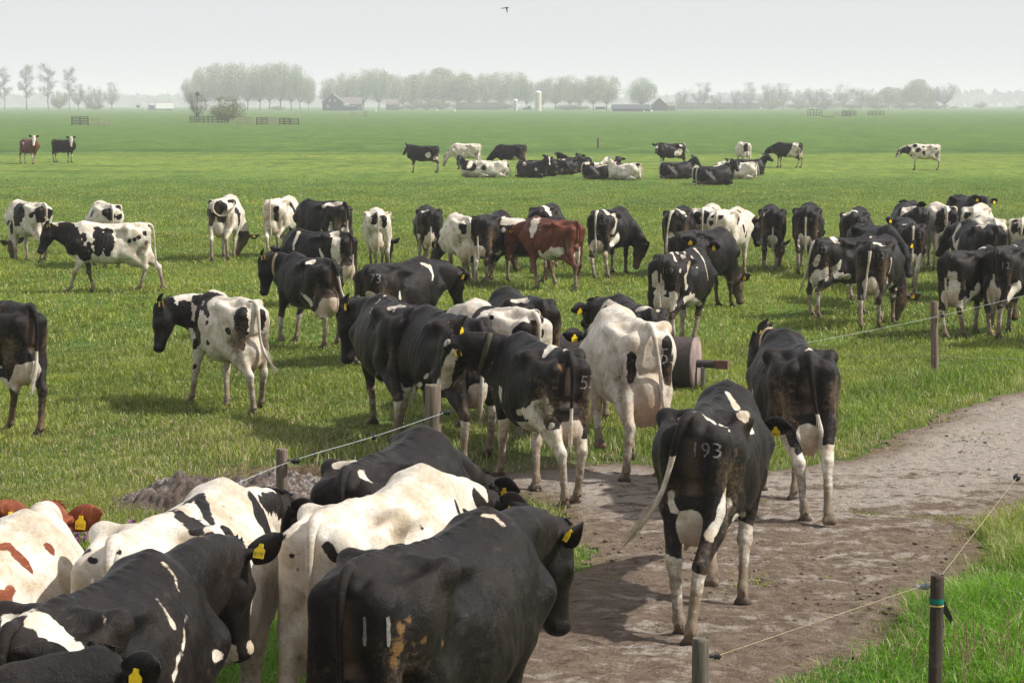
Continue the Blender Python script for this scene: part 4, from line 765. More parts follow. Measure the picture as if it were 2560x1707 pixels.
{'name':'c56','pos':[-8.502,47.204],'rot':0.378,'s':0.985,'h':0.024,'poll':[0.03,2,0.72],'muz':[0.06,2.2,0.29],'seed':55,'hooves':[[-0.146,0.12,0],[0.137,0.121,0],[-0.167,1.196,0],[0.138,1.241,0]],'base':'W','lab':'white and black rump showing over the back of the blotched walking cow','paint':[['b',[[-0.28,0.791,1.178,0.092]]],['b',[[-0.074,1.135,1.388,0.042]]],['b',[[-0.13,-0.056,1.247,0.106],[-0.05,-0.057,1.146,0.098]]],['b',[[0.201,0.337,1.323,0.074],[0.151,-0.05,1.142,0.074]]]]},
{'name':'d1','pos':[-5.069,23.181],'rot':0.707,'s':1.003,'h':0.018,'poll':[0,2,1.2],'muz':[-0.1,2.35,0.9],'seed':56,'hooves':[[-0.011,0.48,0],[0,-0.145,0],[-0.124,1.143,0],[0.179,1.288,0]],'socks':0,'tailwhite':0.52,'lab':'black cow stepping out of the left edge of the picture, one hind leg forward','tail':[[0,0.06,1.375],[0.031,-0.04,1.361],[0.044,-0.09,1.219],[0.038,-0.09,0.962],[0.024,-0.09,0.754],[-0.017,-0.09,0.564]],'paint':[['w',[[-0.157,0.262,0.574,0.071],[0.003,0.74,0.576,0.073]]],['w',[[-0.169,0.316,0.733,0.014]]],['w',[[-0.052,-0.032,0.739,0.021]]]]},
{'name':'d2','pos':[-2.913,24.832],'rot':0.507,'s':0.93,'h':0.018,'poll':[-0.619,1.607,1.22],'muz':[-0.75,1.594,0.717],'seed':57,'hooves':[[-0.013,-0.034,0],[0.273,0.48,0],[-0.31,1.351,0],[-0.01,0.86,0]],'L':[0.573,0.825,0],'base':'W','headcol':'B','earcol':'B','udder':1.2,'tailwhite':2,'tags':1,'ears':1.6,'lab':'white and black patched cow with black head walking left alone on the grass','tail':[[0,0.06,1.375],[0.033,-0.04,1.361],[0.039,-0.09,1.179],[0.056,-0.09,0.956],[0.113,-0.09,0.767],[0.202,-0.09,0.622]],'paint':[['b',[[-0.564,1.486,1.248,0.126],[-0.483,1.444,0.997,0.094],[-0.32,0.941,0.835,0.072]]],['b',[[-0.347,1.389,1.246,0.088],[-0.339,1.392,1.072,0.088],[-0.33,0.937,0.921,0.062],[-0.29,1.256,0.734,0.038]]],['b',[[-0.177,1.323,1.34,0.084],[-0.095,1.166,1.387,0.083],[-0.006,1.028,1.394,0.042]]],['b',[[-0.224,1.206,1.255,0.073],[-0.284,1.132,1.129,0.062]]],['b',[[-0.187,1.351,1.338,0.063],[-0.044,1.14,1.406,0.052],[-0.22,1.058,1.247,0.054]]],['b',[[-0.294,1.136,1.091,0.046],[-0.302,1.066,1.002,0.033]]],['b',[[-0.305,0.742,1.087,0.041]]],['b',[[-0.221,1.004,1.252,0.046],[-0.27,0.778,1.177,0.029]]],['b',[[-0.186,-0.016,1.276,0.1],[-0.177,-0.036,1.111,0.096],[-0.153,-0.018,0.886,0.06]]],['b',[[-0.266,0.138,1.044,0.044]]],['b',[[-0.316,0.698,0.849,0.033]]],['b',[[0.085,-0.054,1.248,0.06],[0.098,-0.043,1.098,0.056]]],['b',[[-0.009,0.026,1.395,0.036]]],['b',[[-0.289,0.907,0.721,0.05],[-0.273,1.269,0.48,0.029]]],['w',[[-0.308,0.922,0.766,0.062]]],['w',[[-0.62,1.465,0.789,0.046]]]]},
{'name':'f01','pos':[-28.888,131.664],'rot':-2.443,'s':1.046,'h':0.03,'poll':[0.293,1.852,1.546],'muz':[0.426,2.025,1.074],'seed':58,'hooves':[[-0.125,-0.023,0],[0,-0.36,0],[0.01,1.166,0],[0.31,1.7,0]],'dark':'R','lab':'brown and white young cow facing the camera at the far left of the meadow','paint':[['w',[[0.361,1.869,1.521,0.16],[0.383,1.947,1.152,0.16]]],['w',[[0.234,0.492,1.184,0.094]]],['w',[[-0.285,0.989,0.754,0.121]]]]},
{'name':'f02','pos':[-27.689,134.577],'rot':-2.007,'s':0.985,'h':0.03,'poll':[0.492,1.675,1.516],'muz':[0.616,1.753,1.017],'seed':59,'hooves':[[-0.138,0.141,0],[0.187,0.189,0],[-0.145,1.226,0],[0.171,1.176,0]],'lab':'black cow with a white face at the far left of the meadow','paint':[['w',[[0.545,1.678,1.505,0.159],[0.555,1.711,1.102,0.173]]]]},
{'name':'f03','pos':[-3.823,113.957],'rot':1.361,'s':0.985,'h':0.03,'poll':[0.532,1.696,1.418],'muz':[0.588,2.012,1.009],'seed':60,'hooves':[[-0.187,-0.077,0],[0.158,0.103,0],[-0.166,1.256,0],[0.178,1.348,0]],'collar':2,'lab':'black cow with collar standing at the left end of the resting group','paint':[['w',[[-0.285,0.414,0.912,0.157]]],['w',[[-0.238,0.045,0.765,0.121]]]]},
{'name':'f04','pos':[-1.743,119.996],'rot':1.396,'s':0.985,'h':0.03,'poll':[-0.132,1.96,0.717],'muz':[-0.175,2.098,0.217],'seed':61,'hooves':[[-0.173,0.162,0],[0.184,0.133,0],[-0.176,1.145,0],[0.166,1.164,0]],'base':'W','lab':'white speckled cow grazing in the resting group far out in the meadow','paint':[['b',[[-0.222,1.363,1.208,0.045]]],['b',[[-0.29,1.217,1.08,0.032]]],['b',[[-0.133,1.727,1.023,0.051]]],['b',[[-0.18,1.824,0.816,0.045]]],['b',[[-0.158,1.669,0.764,0.032]]],['b',[[-0.205,1.953,0.712,0.051]]],['b',[[-0.229,0.698,1.288,0.045]]],['b',[[-0.315,0.92,1.081,0.032]]]]},
{'name':'f05','pos':[0.673,116.625],'rot':1.431,'s':0.985,'h':0.03,'poll':[-0.101,1.968,0.72],'muz':[0.151,2.2,0.328],'seed':62,'hooves':[[-0.183,-0.049,0],[0.134,0.04,0],[-0.138,1.194,0],[0.17,1.336,0]],'lab':'dark cow grazing broadside in the resting group far out','paint':[['w',[[-0.15,0.464,0.696,0.161],[0.01,0.595,0.581,0.124]]]]},
{'name':'f06','pos':[-0.958,106.648],'rot':1.222,'s':0.985,'h':0.03,'poll':[0,1.76,1.03],'muz':[-0.352,1.728,0.735],'seed':63,'base':'W','headcol':'B','lie':True,'lab':'white and black cow lying at the front left of the resting group','paint':[['b',[[-0.25,1.294,0.61,0.284],[-0.344,0.91,0.523,0.227]]],['b',[[-0.398,0.295,0.484,0.136]]],['b',[[-0.031,0.984,0.786,0.17],[-0.133,0.346,0.754,0.079]]]]},
{'name':'f07','pos':[-0.205,106.648],'rot':1.484,'s':0.985,'h':0.03,'poll':[0,1.85,0.75],'muz':[-0.411,1.978,0.587],'seed':64,'base':'W','lie':True,'lab':'piebald cow lying below the dark grazing cow','paint':[['b',[[0.06,-0.04,0.612,0.227]]]]},
{'name':'f08','pos':[0.319,106.648],'rot':-2.182,'s':0.985,'h':0.03,'poll':[0,1.76,1.03],'muz':[0.252,2.022,0.748],'seed':65,'blaze':0.03,'lie':True,'lab':'black cow lying with raised head facing the camera, mid resting group','paint':[['w',[[0.233,0.527,0.675,0.102]]],['w',[[0.316,1.226,0.412,0.079]]],['w',[[-0.024,0.92,0.789,0.079]]]]},
{'name':'f09','pos':[0.742,108.466],'rot':-1.658,'s':0.985,'h':0.03,'poll':[0,1.85,0.75],'muz':[0.223,2.166,0.5],'seed':66,'lie':True,'lab':'black cow lying with a white cheek low to the right, middle of the group','paint':[['w',[[0.254,0.821,0.668,0.149]]]]},
{'name':'f10','pos':[1.746,110.348],'rot':-1.222,'s':0.985,'h':0.03,'poll':[0,1.76,1.03],'muz':[0.249,1.409,0.867],'seed':67,'lie':True,'lab':'black cow lying with a white head turned left, middle of the resting group','paint':[['w',[[0.012,0.818,0.791,0.141],[0.004,0.775,0.794,0.153]]]]},
{'name':'f11','pos':[4.057,114.313],'rot':1.396,'s':0.985,'h':0.03,'poll':[0,1.76,1.03],'muz':[-0.096,1.313,0.977],'seed':68,'lie':True,'lab':'black cow lying behind with its head turned right, middle of the resting group','paint':[['w',[[0.062,0.038,0.745,0.073]]]]},
{'name':'f12','pos':[3.337,104.031],'rot':-1.396,'s':0.985,'h':0.03,'poll':[0,1.76,1.03],'muz':[0.284,1.422,0.901],'seed':69,'lie':True,'collar':3,'lab':'black and white cow lying in front at right of centre, orange neck tag','paint':[['w',[[0.168,0.657,0.734,0.199],[0.063,1.003,0.775,0.222]]],['w',[[0.07,0.17,0.779,0.144]]],['w',[[0.008,1.075,0.802,0.078]]]]},
{'name':'f13','pos':[5.893,102.522],'rot':1.047,'s':0.985,'h':0.03,'poll':[0,1.76,1.03],'muz':[-0.401,1.912,0.864],'seed':70,'base':'W','lie':True,'lab':'white and black cow lying with its pale nose pointing left','paint':[['b',[[-0.034,1.026,0.785,0.186]]],['b',[[0.018,0.467,0.811,0.088]]],['b',[[-0.102,0.048,0.735,0.109]]]]},
{'name':'f14','pos':[9.34,121.163],'rot':1.92,'s':0.985,'h':0.03,'poll':[-0.45,1.83,1.366],'muz':[-0.749,2.015,0.984],'seed':71,'hooves':[[-0.162,0.09,0],[0.189,-0.063,0],[-0.156,1.363,0],[0.132,1.41,0]],'tailwhite':2,'lab':'black and white cow standing behind the resting group, face towards the camera','tail':[[0,0.06,1.375],[-0.104,-0.04,1.297],[-0.125,-0.09,1.087],[-0.507,-0.09,0.886]],'paint':[['w',[[-0.223,0.293,1.313,0.116]]],['w',[[-0.288,0.356,0.937,0.167]]],['w',[[-0.588,1.918,1.214,0.089]]],['w',[[0.099,1.325,0.57,0.129]]],['w',[[-0.283,0.525,0.834,0.167]]]]},
{'name':'f15','pos':[6.97,104.202],'rot':-1.309,'s':0.985,'h':0.03,'poll':[0,1.76,1.03],'muz':[0.359,1.901,0.779],'seed':72,'lie':True,'collar':0,'lab':'all black cow lying with raised head looking right','paint':[]},
{'name':'f16','pos':[8.007,97.791],'rot':-1.309,'s':0.985,'h':0.03,'poll':[0,1.76,1.03],'muz':[0.406,1.799,0.816],'seed':73,'lie':True,'lab':'dark cow with pale flank marks lying behind the front black one','paint':[['w',[[-0.13,0.393,0.77,0.084],[0.047,0.028,0.759,0.052]]],['w',[[0.005,0.925,0.8,0.063],[0.028,1.136,0.82,0.052]]],['w',[[0.018,1.608,1.012,0.073]]]]},
{'name':'f17','pos':[8.05,96.31],'rot':-1.361,'s':0.985,'h':0.03,'poll':[0,1.76,1.03],'muz':[0.377,1.769,0.767],'seed':74,'lie':True,'lab':'plain dark cow lying in front in the right part of the resting group','paint':[]},
{'name':'f18','pos':[10.891,109.588],'rot':-1.396,'s':0.985,'h':0.03,'poll':[0,1.76,1.03],'muz':[0.392,1.938,0.868],'seed':75,'lie':True,'lab':'black cow lying with only its neck and head showing beside the standing white cow','paint':[]},
{'name':'f19','pos':[12.966,122.655],'rot':0.209,'s':0.985,'h':0.03,'poll':[0.201,1.997,1.069],'muz':[0.26,2.341,0.684],'seed':76,'hooves':[[-0.133,0.032,0],[0.175,0.105,0],[-0.176,1.259,0],[0.126,1.22,0]],'base':'W','headcol':'B','lab':'white cow standing with its back to the camera in the resting group','paint':[['b',[[-0.13,-0.063,1.216,0.157],[-0.115,-0.026,1.003,0.118]]],['b',[[-0.007,-0.045,0.791,0.052]]]]},
{'name':'f20','pos':[11.427,104.202],'rot':1.222,'s':0.985,'h':0.03,'poll':[0,1.85,0.75],'muz':[-0.429,1.809,0.588],'seed':77,'base':'W','lie':True,'lab':'white cow lying behind the standing white one, black spot on its rump','paint':[['b',[[-0.009,-0.026,0.755,0.1]]]]},
{'name':'f21','pos':[15.901,122.655],'rot':1.082,'s':0.985,'h':0.03,'poll':[-0.236,1.971,1.016],'muz':[-0.174,2.253,0.583],'seed':78,'hooves':[[-0.136,0.198,0],[0.146,0.055,0],[-0.159,1.313,0],[0.174,1.261,0]],'udder':1.4,'collar':2,'lab':'black cow with white hindquarters walking left at the right end of the group','paint':[['w',[[-0.116,0.294,1.32,0.184],[-0.268,0.175,1.005,0.236],[-0.102,0.515,0.627,0.263]]],['w',[[0.003,-0.066,0.685,0.171]]],['w',[[0.123,1.281,0.454,0.092]]]]},
{'name':'f22','pos':[22.665,118.287],'rot':1.484,'s':0.985,'h':0.03,'poll':[0.056,2.038,1.199],'muz':[0.074,2.377,0.805],'seed':79,'hooves':[[-0.178,0.087,0],[0.175,0.051,0],[-0.146,1.335,0],[0.146,1.266,0]],'base':'W','collar':2,'lab':'lone white cow with black neck patch standing at the far right of the meadow','paint':[['b',[[0.099,2.203,1.01,0.153],[0.092,2.267,0.853,0.115]]],['b',[[-0.042,1.822,0.988,0.256],[-0.097,1.651,1.092,0.192]]],['b',[[-0.18,1.283,1.34,0.14]]],['b',[[-0.293,1.137,1.097,0.14]]],['b',[[-0.224,0.855,1.275,0.064]]],['b',[[-0.329,0.834,0.971,0.089],[-0.323,0.806,0.843,0.051]]],['b',[[-0.137,1.497,0.812,0.051]]],['b',[[-0.281,0.176,1.175,0.064]]]]}]
# ------------------------------------------------------------------ cows
def text_mesh(txt, size, sub=False):
    cu = bpy.data.curves.new('t', 'FONT'); cu.body = txt; cu.size = size; cu.align_x = 'CENTER'; cu.align_y = 'CENTER'; cu.resolution_u = 4; cu.offset = -.012 * size
    to = bpy.data.objects.new('t', cu); COL.objects.link(to)
    dg = bpy.context.evaluated_depsgraph_get(); me = bpy.data.meshes.new_from_object(to.evaluated_get(dg))
    bpy.data.objects.remove(to)
    return me
def ear_tag_mesh(e, world_down):
    base, dirn, wid, nor = e
    P = []; F = []
    outline = [(-.030, -.075), (.030, -.075), (.032, -.035), (.014, -.020), (.010, -.004), (-.010, -.004), (-.014, -.020), (-.032, -.035)]
    down = unit(world_down - nor * (world_down @ nor)); side = np.cross(nor, down)
    for sg in (1, -1):
        c0 = base + dirn * .085 + nor * (.016 if sg > 0 else -.013) - down * .012
        o = len(P)
        for dz_ in (0, .003):
            for (x, y) in outline: P.append(c0 + side * x - down * y + nor * sg * (dz_ + .004 + .004 * (-y) / .075))
        n = 8
        for i in range(n):
            j = (i + 1) % n; F.append((o + i, o + j, o + n + j, o + n + i))
        F.append(tuple(o + i for i in range(n))); F.append(tuple(o + n + i for i in reversed(range(n))))
    st = base + dirn * .085 - down * .012 + down * .012; o = len(P)
    for q in (-.0135, .0165):
        for (x, y) in ((-.006, -.006), (.006, -.006), (.006, .006), (-.006, .006)): P.append(st + side * x + down * (y + .002) + nor * q * 1.5)
    F += [tuple(o + i for i in f_) for f_ in ((0, 1, 5, 4), (1, 2, 6, 5), (2, 3, 7, 6), (3, 0, 4, 7), (3, 2, 1, 0), (4, 5, 6, 7))]
    me = bpy.data.meshes.new('ear_tag'); me.from_pydata([tuple(p) for p in P], [], F)
    return me, (base + dirn * .085 - nor * .013 - down * .012, side, down, nor)
def sphere_mesh(c, r, n=10):
    P = []; F = []
    for i in range(n + 1):
        th = math.pi * i / n
        for j in range(n): ph = 2 * math.pi * j / n; P.append((c[0] + r * math.sin(th) * math.cos(ph), c[1] + r * math.sin(th) * math.sin(ph), c[2] + r * math.cos(th)))
    for i in range(n):
        for j in range(n): k = (j + 1) % n; F.append((i * n + j, (i + 1) * n + j, (i + 1) * n + k, i * n + k))
    return np_mesh('eye', np.array(P), np.array(F))
def build_cow(c):
    P, F, info = make_cow_mesh(c)
    f, sk, no, di, ho = cow_fields(P, info, c)
    root = empty('cow', (c['pos'][0], c['pos'][1], 0), c['rot'], c['s'])
    grp = 'cows resting far out in the meadow' if c['name'][0] == 'f' else 'dairy cows of the herd'
    tag(root, c['lab'], 'cow', grp)
    me = np_mesh('body', P, F)
    for k_, v_ in (('pat', f), ('skin', sk), ('nose', no), ('dirt', di), ('hoof', ho)): attr(me, k_, v_)
    dg = np.zeros(len(P))
    for (x, y, z, r) in c.get('dung', []):
        d = np.sqrt(((P - V3(x, y, z)) ** 2).sum(1)); dg = np.maximum(dg, np.clip(1.15 - d / r, 0, 1))
    attr(me, 'dung', dg)
    link('body', me, COAT[c.get('dark', 'B')], root)
    hd = info['hd']
    if c['h'] <= .024:
        for s in (-1, 1): link('eye', sphere_mesh(hd(s * .082, .168, -.078), .021), M_EYE, root)
    if c.get('tags') and c['h'] <= .025:
        for i, e in enumerate(info['ears']):
            me, (tc, side, down, nor) = ear_tag_mesh(e, V3(0, 0, -1))
            to = link('ear_tag', me, M_TAG, root)
            if c['h'] <= .018:
                tm = text_mesh(c.get('tagtext', str(1000 + int(c['seed'] * 733) % 9000)), .026)
                sc_ = -side
                for v in tm.vertices:
                    q = tc + sc_ * v.co.x - down * (v.co.y) + down * .056 - nor * .0125; v.co = q
                link('tag_print', tm, M_TAGTXT, to)
    if c.get('collar'):
        m1, m2, side = info['neck']; i = 3
        cc = (m1[i] + m2[i]) / 2; r1, r2 = info['rr']
        tn = unit(m1[i + 1] + m2[i + 1] - m1[i - 1] - m2[i - 1]); upv = unit(m1[i] - m2[i]); upv = unit(upv - tn * (upv @ tn)); sd = np.cross(tn, upv)
        hh = np.linalg.norm(m1[i] - m2[i]) / 2 + (r1[i] + r2[i]) / 2 + .016; hw = r1[i] * .80 + .016
        PP = []; FF = []; n = 36
        for j in range(n):
            a = 2 * math.pi * j / n
            for (tt, ex) in ((-.024, 0), (.024, 0), (.024, .007), (-.024, .007)): PP.append(cc + tn * tt + upv * math.cos(a) * (hh + ex) + sd * math.sin(a) * (hw + ex))
        for j in range(n):
            k = (j + 1) % n
            for q in range(4): FF.append((j * 4 + q, j * 4 + (q + 1) % 4, k * 4 + (q + 1) % 4, k * 4 + q))
        link('collar', np_mesh('collar', np.array(PP), np.array(FF)), M_COLLAR[c['collar']], root)
    if c.get('brand'):
        txt, p, n, hgt = c['brand']
        p = V3(*p); n = unit(V3(*n)); n[2] *= .3; n = unit(n); up = unit(V3(0, 0, 1) - n * n[2]); rt = np.cross(up, n)
        nb_ = info['nbody']; Fb = F[(F < nb_).all(1)]
        bv = BVHTree.FromPolygons([tuple(q) for q in P[:nb_]], Fb.tolist())
        tm = text_mesh(txt, hgt * 1.35)
        import bmesh
        bm = bmesh.new(); bm.from_mesh(tm); bmesh.ops.triangulate(bm, faces=bm.faces)
        for _ in range(2): bmesh.ops.subdivide_edges(bm, edges=[e for e in bm.edges if e.calc_length() > hgt * .06], cuts=1, use_grid_fill=False); bmesh.ops.triangulate(bm, faces=bm.faces)
        jr = random.Random(int(c['seed']))
        for v in bm.verts:
            v.co.x += jr.gauss(0, hgt * .016); v.co.y += jr.gauss(0, hgt * .016)
            q = p + rt * v.co.x * 1.0 + up * v.co.y + n * .15
            loc, nn, i_, d_ = bv.ray_cast(Vector(q), Vector(-n), .5)
            v.co = Vector(np.array(loc) + n * .004) if loc is not None else Vector(q - n * .15)
        bm.to_mesh(tm); bm.free()
        link('brand_number', tm, M_BRAND, root)
for c_ in COWS: build_cow(c_)
print('cows', round(time.time() - T0, 1))
# ------------------------------------------------------------------ ground
RNG = np.random.default_rng(7)
def fbm(x, y, fr, seed=0, oct=4):
    v = np.zeros_like(x, dtype=float); a = 1.0
    r = np.random.default_rng(seed)
    for o in range(oct):
        for q in range(3):
            th = r.uniform(0, 6.28); ph = r.uniform(0, 6.28); k = fr * (2 ** o) * r.uniform(.7, 1.3)
            v += a * np.sin((x * math.cos(th) + y * math.sin(th)) * k + ph + 1.3 * np.sin((y * math.cos(th) - x * math.sin(th)) * k * .6 + ph * 2)) / 3
        a *= .55
    return v
TRACK = [(.24, 14.9), (.34, 15.9), (.66, 17.3), (.40, 18.4), (.1, 19.6), (-.5, 20.6), (1.0, 21.6), (2.50, 20.9), (3.34, 21.7), (4.33, 23.9), (6.27, 27.2), (10, 33.5), (21, 51), (60, 110),
         (70, 108), (27, 50), (14.5, 34.5), (8.2, 25.2), (5.9, 21.3), (4.3, 18.7), (3.5, 16.8), (2.75, 15.1), (1.92, 13.5), (.9, 11.8), (-.2, 9.0), (-.8, 5), (-4.5, 5), (-3.2, 8.5), (-1.3, 12), (-.35, 13.6)]
def track_sd(x, y):
    """signed distance to the track outline, positive inside"""
    P = np.array(TRACK); Q = np.roll(P, -1, axis=0)
    d = np.full(x.shape, 1e9); ins = np.zeros(x.shape, bool)
    for (ax, ay), (bx, by) in zip(P, Q):
        ex, ey = bx - ax, by - ay
        t = np.clip(((x - ax) * ex + (y - ay) * ey) / (ex * ex + ey * ey), 0, 1)
        d = np.minimum(d, np.hypot(x - ax - t * ex, y - ay - t * ey))
        c = ((ay > y) != (by > y)) & (x < (bx - ax) * (y - ay) / (by - ay + 1e-12) + ax)
        ins ^= c
    return np.where(ins, d, -d)
def ground_z(x, y):
    return .018 * fbm(x, y, .9, 3) * np.clip((60 - y) / 40, 0, 1)
xs = np.concatenate([-np.geomspace(7000, 14, 40), np.linspace(-13.8, 13.8, 140), np.geomspace(14, 7000, 40)])
ys = np.concatenate([[-60, -20, 0, 4], np.linspace(7, 40, 180), np.geomspace(40.5, 9000, 110)])
X, Y = np.meshgrid(xs, ys, indexing='ij'); Z = ground_z(X, Y)
n0, n1 = X.shape
idx = np.arange(n0 * n1).reshape(n0, n1)
Fq = np.stack([idx[:-1, :-1], idx[1:, :-1], idx[1:, 1:], idx[:-1, 1:]], -1).reshape(-1, 4)
gm = np_mesh('meadow', np.stack([X.ravel(), Y.ravel(), Z.ravel()], 1), Fq)
def worn_at(x, y): return np.clip(1.25 * np.exp(-(((x + .3) / 2.3) ** 2 + ((y - 20.6) / 1.7) ** 2)) + .7 * np.exp(-(((x + 2.2) / 1.6) ** 2 + ((y - 20.6) / 1.0) ** 2)), 0, 1)
attr(gm, 'worn', worn_at(X.ravel(), Y.ravel()) * np.clip(.75 + .5 * fbm(X.ravel(), Y.ravel(), 3.0, 91, 3), 0, 1))
def meadow_mat():
    t = NT('meadow_turf'); c = t.coord('Object')
    a = t.noise(c, .035, 4, .6); b = t.noise(c, .6, 5, .65); d = t.noise(c, 14, 5, .7)
    g = t.mix(t.mapr(a, .35, .65), (.080, .155, .012), (.125, .210, .020))
    g = t.mix(t.mapr(b, .40, .66), g, (.050, .120, .012))
    g = t.mix(t.math('MULTIPLY', t.mapr(d, .35, .65), .6), g, (.15, .25, .035))
    # mown yellowish strip 115 to 158 m away
    sx = t.n('ShaderNodeSeparateXYZ'); t.l(c, sx.inputs[0]); yv = t.math('ADD', sx.outputs[1], t.math('MULTIPLY', t.math('SUBTRACT', t.noise(t.coord('Object', (.25, 1, 1)), .12, 6, .7), .5), 34))
    band = t.math('MULTIPLY', t.mapr(yv, 100, 118), t.mapr(yv, 162, 152))
    g = t.mix(t.math('MULTIPLY', band, .85), g, t.mix(t.mapr(t.noise(c, .5, 5, .7), .35, .65), (.20, .29, .028), (.31, .34, .055)))
    tall = t.math('MULTIPLY', t.mapr(yv, 157, 160), t.mapr(yv, 190, 168))
    g = t.mix(t.math('MULTIPLY', tall, t.mapr(t.noise(t.coord('Object', (.5, 1, 1)), .25, 5, .7), .42, .62, .1, .85)), g, (.028, .070, .012))
    # dark tussocks seen as streaks far away
    st = t.noise(t.coord('Object', (.35, 1, 1)), .16, 6, .7)
    g = t.mix(t.math('MULTIPLY', t.mapr(st, .50, .64), .6), g, (.032, .080, .014))
    fs = t.noise(t.coord('Object', (1, .26, 1)), 1.3, 7, .75); fs2 = t.noise(t.coord('Object', (1, .22, 1)), .33, 7, .72)
    g = t.mix(t.mapr(fs, .42, .60, 0, .60), g, (.030, .078, .010)); g = t.mix(t.mapr(fs2, .50, .62, 0, .55), g, (.150, .215, .040)); g = t.mix(t.mapr(t.noise(t.coord('Object', (1, .22, 1)), .34, 7, .72), .47, .36, 0, .5), g, (.030, .080, .012))
    fs3 = t.noise(t.coord('Object', (1, .30, 1)), 5.5, 6, .8); g = t.mix(t.mapr(fs3, .40, .58, .55, 0), g, (.022, .060, .008)); g = t.mix(t.mapr(fs3, .54, .68, 0, .5), g, (.17, .25, .05))
    g = t.mix(t.attr('worn').outputs['Fac'], g, t.mix(t.noise(c, 9, 6, .8), (.075, .058, .035), (.16, .125, .08)))
    # earth under the blades near the camera
    nr = t.mapr(yv, 45, 25)
    g = t.mix(t.math('MULTIPLY', nr, t.mapr(t.noise(c, 3.5, 5, .7), .35, .7, .15, .65)), g, (.060, .070, .022))
    t.set(Base_Color=g, Roughness=.9); t.b.inputs['Specular IOR Level'].default_value = .15
    t.bump(t.math('ADD', t.noise(c, 20, 4), t.math('MULTIPLY', t.noise(c, 1.4, 4), 3)), .6, .06)
    return t.m
go = link('meadow', gm, meadow_mat()); go['kind'] = 'structure'

# dirt track: ragged sheet a few millimetres above the meadow
def track():
    gx = np.arange(-5.2, 12.2, .07); gy = np.arange(5, 44, .07)
    X, Y = np.meshgrid(gx, gy, indexing='ij')
    sd = track_sd(X, Y) + .16 * fbm(X, Y, 3.2, 5, 5) + .05
    Z = ground_z(X, Y) + .006 + np.clip(sd * 3, 0, 1) * np.abs(.020 + .012 * fbm(X, Y, 9, 11, 3) + .012 * fbm(X, Y, 22, 12, 3))
    keep = (sd[:-1, :-1] > 0) & (sd[1:, 1:] > 0) & (sd[1:, :-1] > 0) & (sd[:-1, 1:] > 0)
    n0, n1 = X.shape; idx = np.arange(n0 * n1).reshape(n0, n1)
    F = np.stack([idx[:-1, :-1], idx[1:, :-1], idx[1:, 1:], idx[:-1, 1:]], -1)[keep]
    u, inv = np.unique(F, return_inverse=True); P = np.stack([X.ravel(), Y.ravel(), Z.ravel()], 1)[u]
    me = np_mesh('track', P, inv.reshape(F.shape))
    attr(me, 'edge', np.clip(sd.ravel()[u], 0, 2))
    t = NT('dried_mud'); c = t.coord('Object')
    a = t.noise(t.coord('Object', (.55, 1.5, 1)), 1.5, 6, .72); b = t.noise(c, 7, 6, .75); d = t.noise(c, 45, 4, .7)
    far = t.n('ShaderNodeSeparateXYZ'); t.l(c, far.inputs[0])
    fy = t.mapr(far.outputs[1], 17.5, 23.5, -.03, .26)
    pale = t.mapr(t.math('ADD', t.math('ADD', a, fy), t.math('MULTIPLY', t.math('SUBTRACT', b, .5), .75)), .50, .60)
    edge = t.attr('edge').outputs['Fac']
    pale = t.math('MULTIPLY', pale, t.mapr(edge, .1, .7))
    g = t.mix(t.mapr(b, .35, .65), (.185, .132, .094), (.36, .27, .195))
    g = t.mix(t.math('MULTIPLY', pale, .9), g, t.mix(d, (.46, .385, .32), (.66, .585, .51)))
    g = t.mix(t.mapr(t.noise(t.coord('Object', (.6, 1.6, 1)), 8, 7, .8), .55, .64, 0, .85), g, (.070, .048, .034))
    g = t.mix(t.math('MULTIPLY', t.mapr(edge, .25, .0), t.mapr(b, .4, .6)), g, (.26, .18, .10))
    t.set(Base_Color=g, Roughness=.92); t.b.inputs['Specular IOR Level'].default_value = .2
    vo = t.n('ShaderNodeTexVoronoi'); vo.inputs['Scale'].default_value = 6.5; t.l(c, vo.inputs['Vector'])
    t.bump(t.math('ADD', t.math('ADD', t.math('MULTIPLY', b, 2.2), t.math('MULTIPLY', t.mapr(vo.outputs['Distance'], 0, .45), 1.3)), t.math('ADD', t.math('MULTIPLY', t.noise(c, 19, 6, .8), 1.6), d)), 1.0, .06)
    o = link('dirt_track', me, t.m); o['kind'] = 'structure'
track()
# clods on the track
def clods():
    P = []; F = []; r = random.Random(4); n = 0
    while n < 2600:
        y = r.uniform(13, 27); x = r.uniform(-1.6, .25 * y + .3)
        if track_sd(np.array([x]), np.array([y]))[0] < .1: continue
        s = .006 + .016 * r.random() ** 3; z = .014
        if r.random() < .02: s *= 2.4
        o = len(P)
        for v in ((1, 0, 0), (-1, 0, 0), (0, 1, 0), (0, -1, 0), (0, 0, .8), (0, 0, -.8)):
            k = s * r.uniform(.6, 1.3); P.append((x + v[0] * k * 1.5, y + v[1] * k * 1.2, z + v[2] * k * .8))
        for f_ in ((0, 2, 4), (2, 1, 4), (1, 3, 4), (3, 0, 4), (2, 0, 5), (1, 2, 5), (3, 1, 5), (0, 3, 5)): F.append(tuple(o + q for q in f_))
        n += 1
    me = np_mesh('clods', np.array(P), np.array(F), False)
    o = link('mud_clods', me, plain('clod_earth', (.13, .095, .07), .95, .4, 9)); tag(o, 'crumbs and clods of dried mud lying on the track', 'mud clods', kind='stuff')
clods()

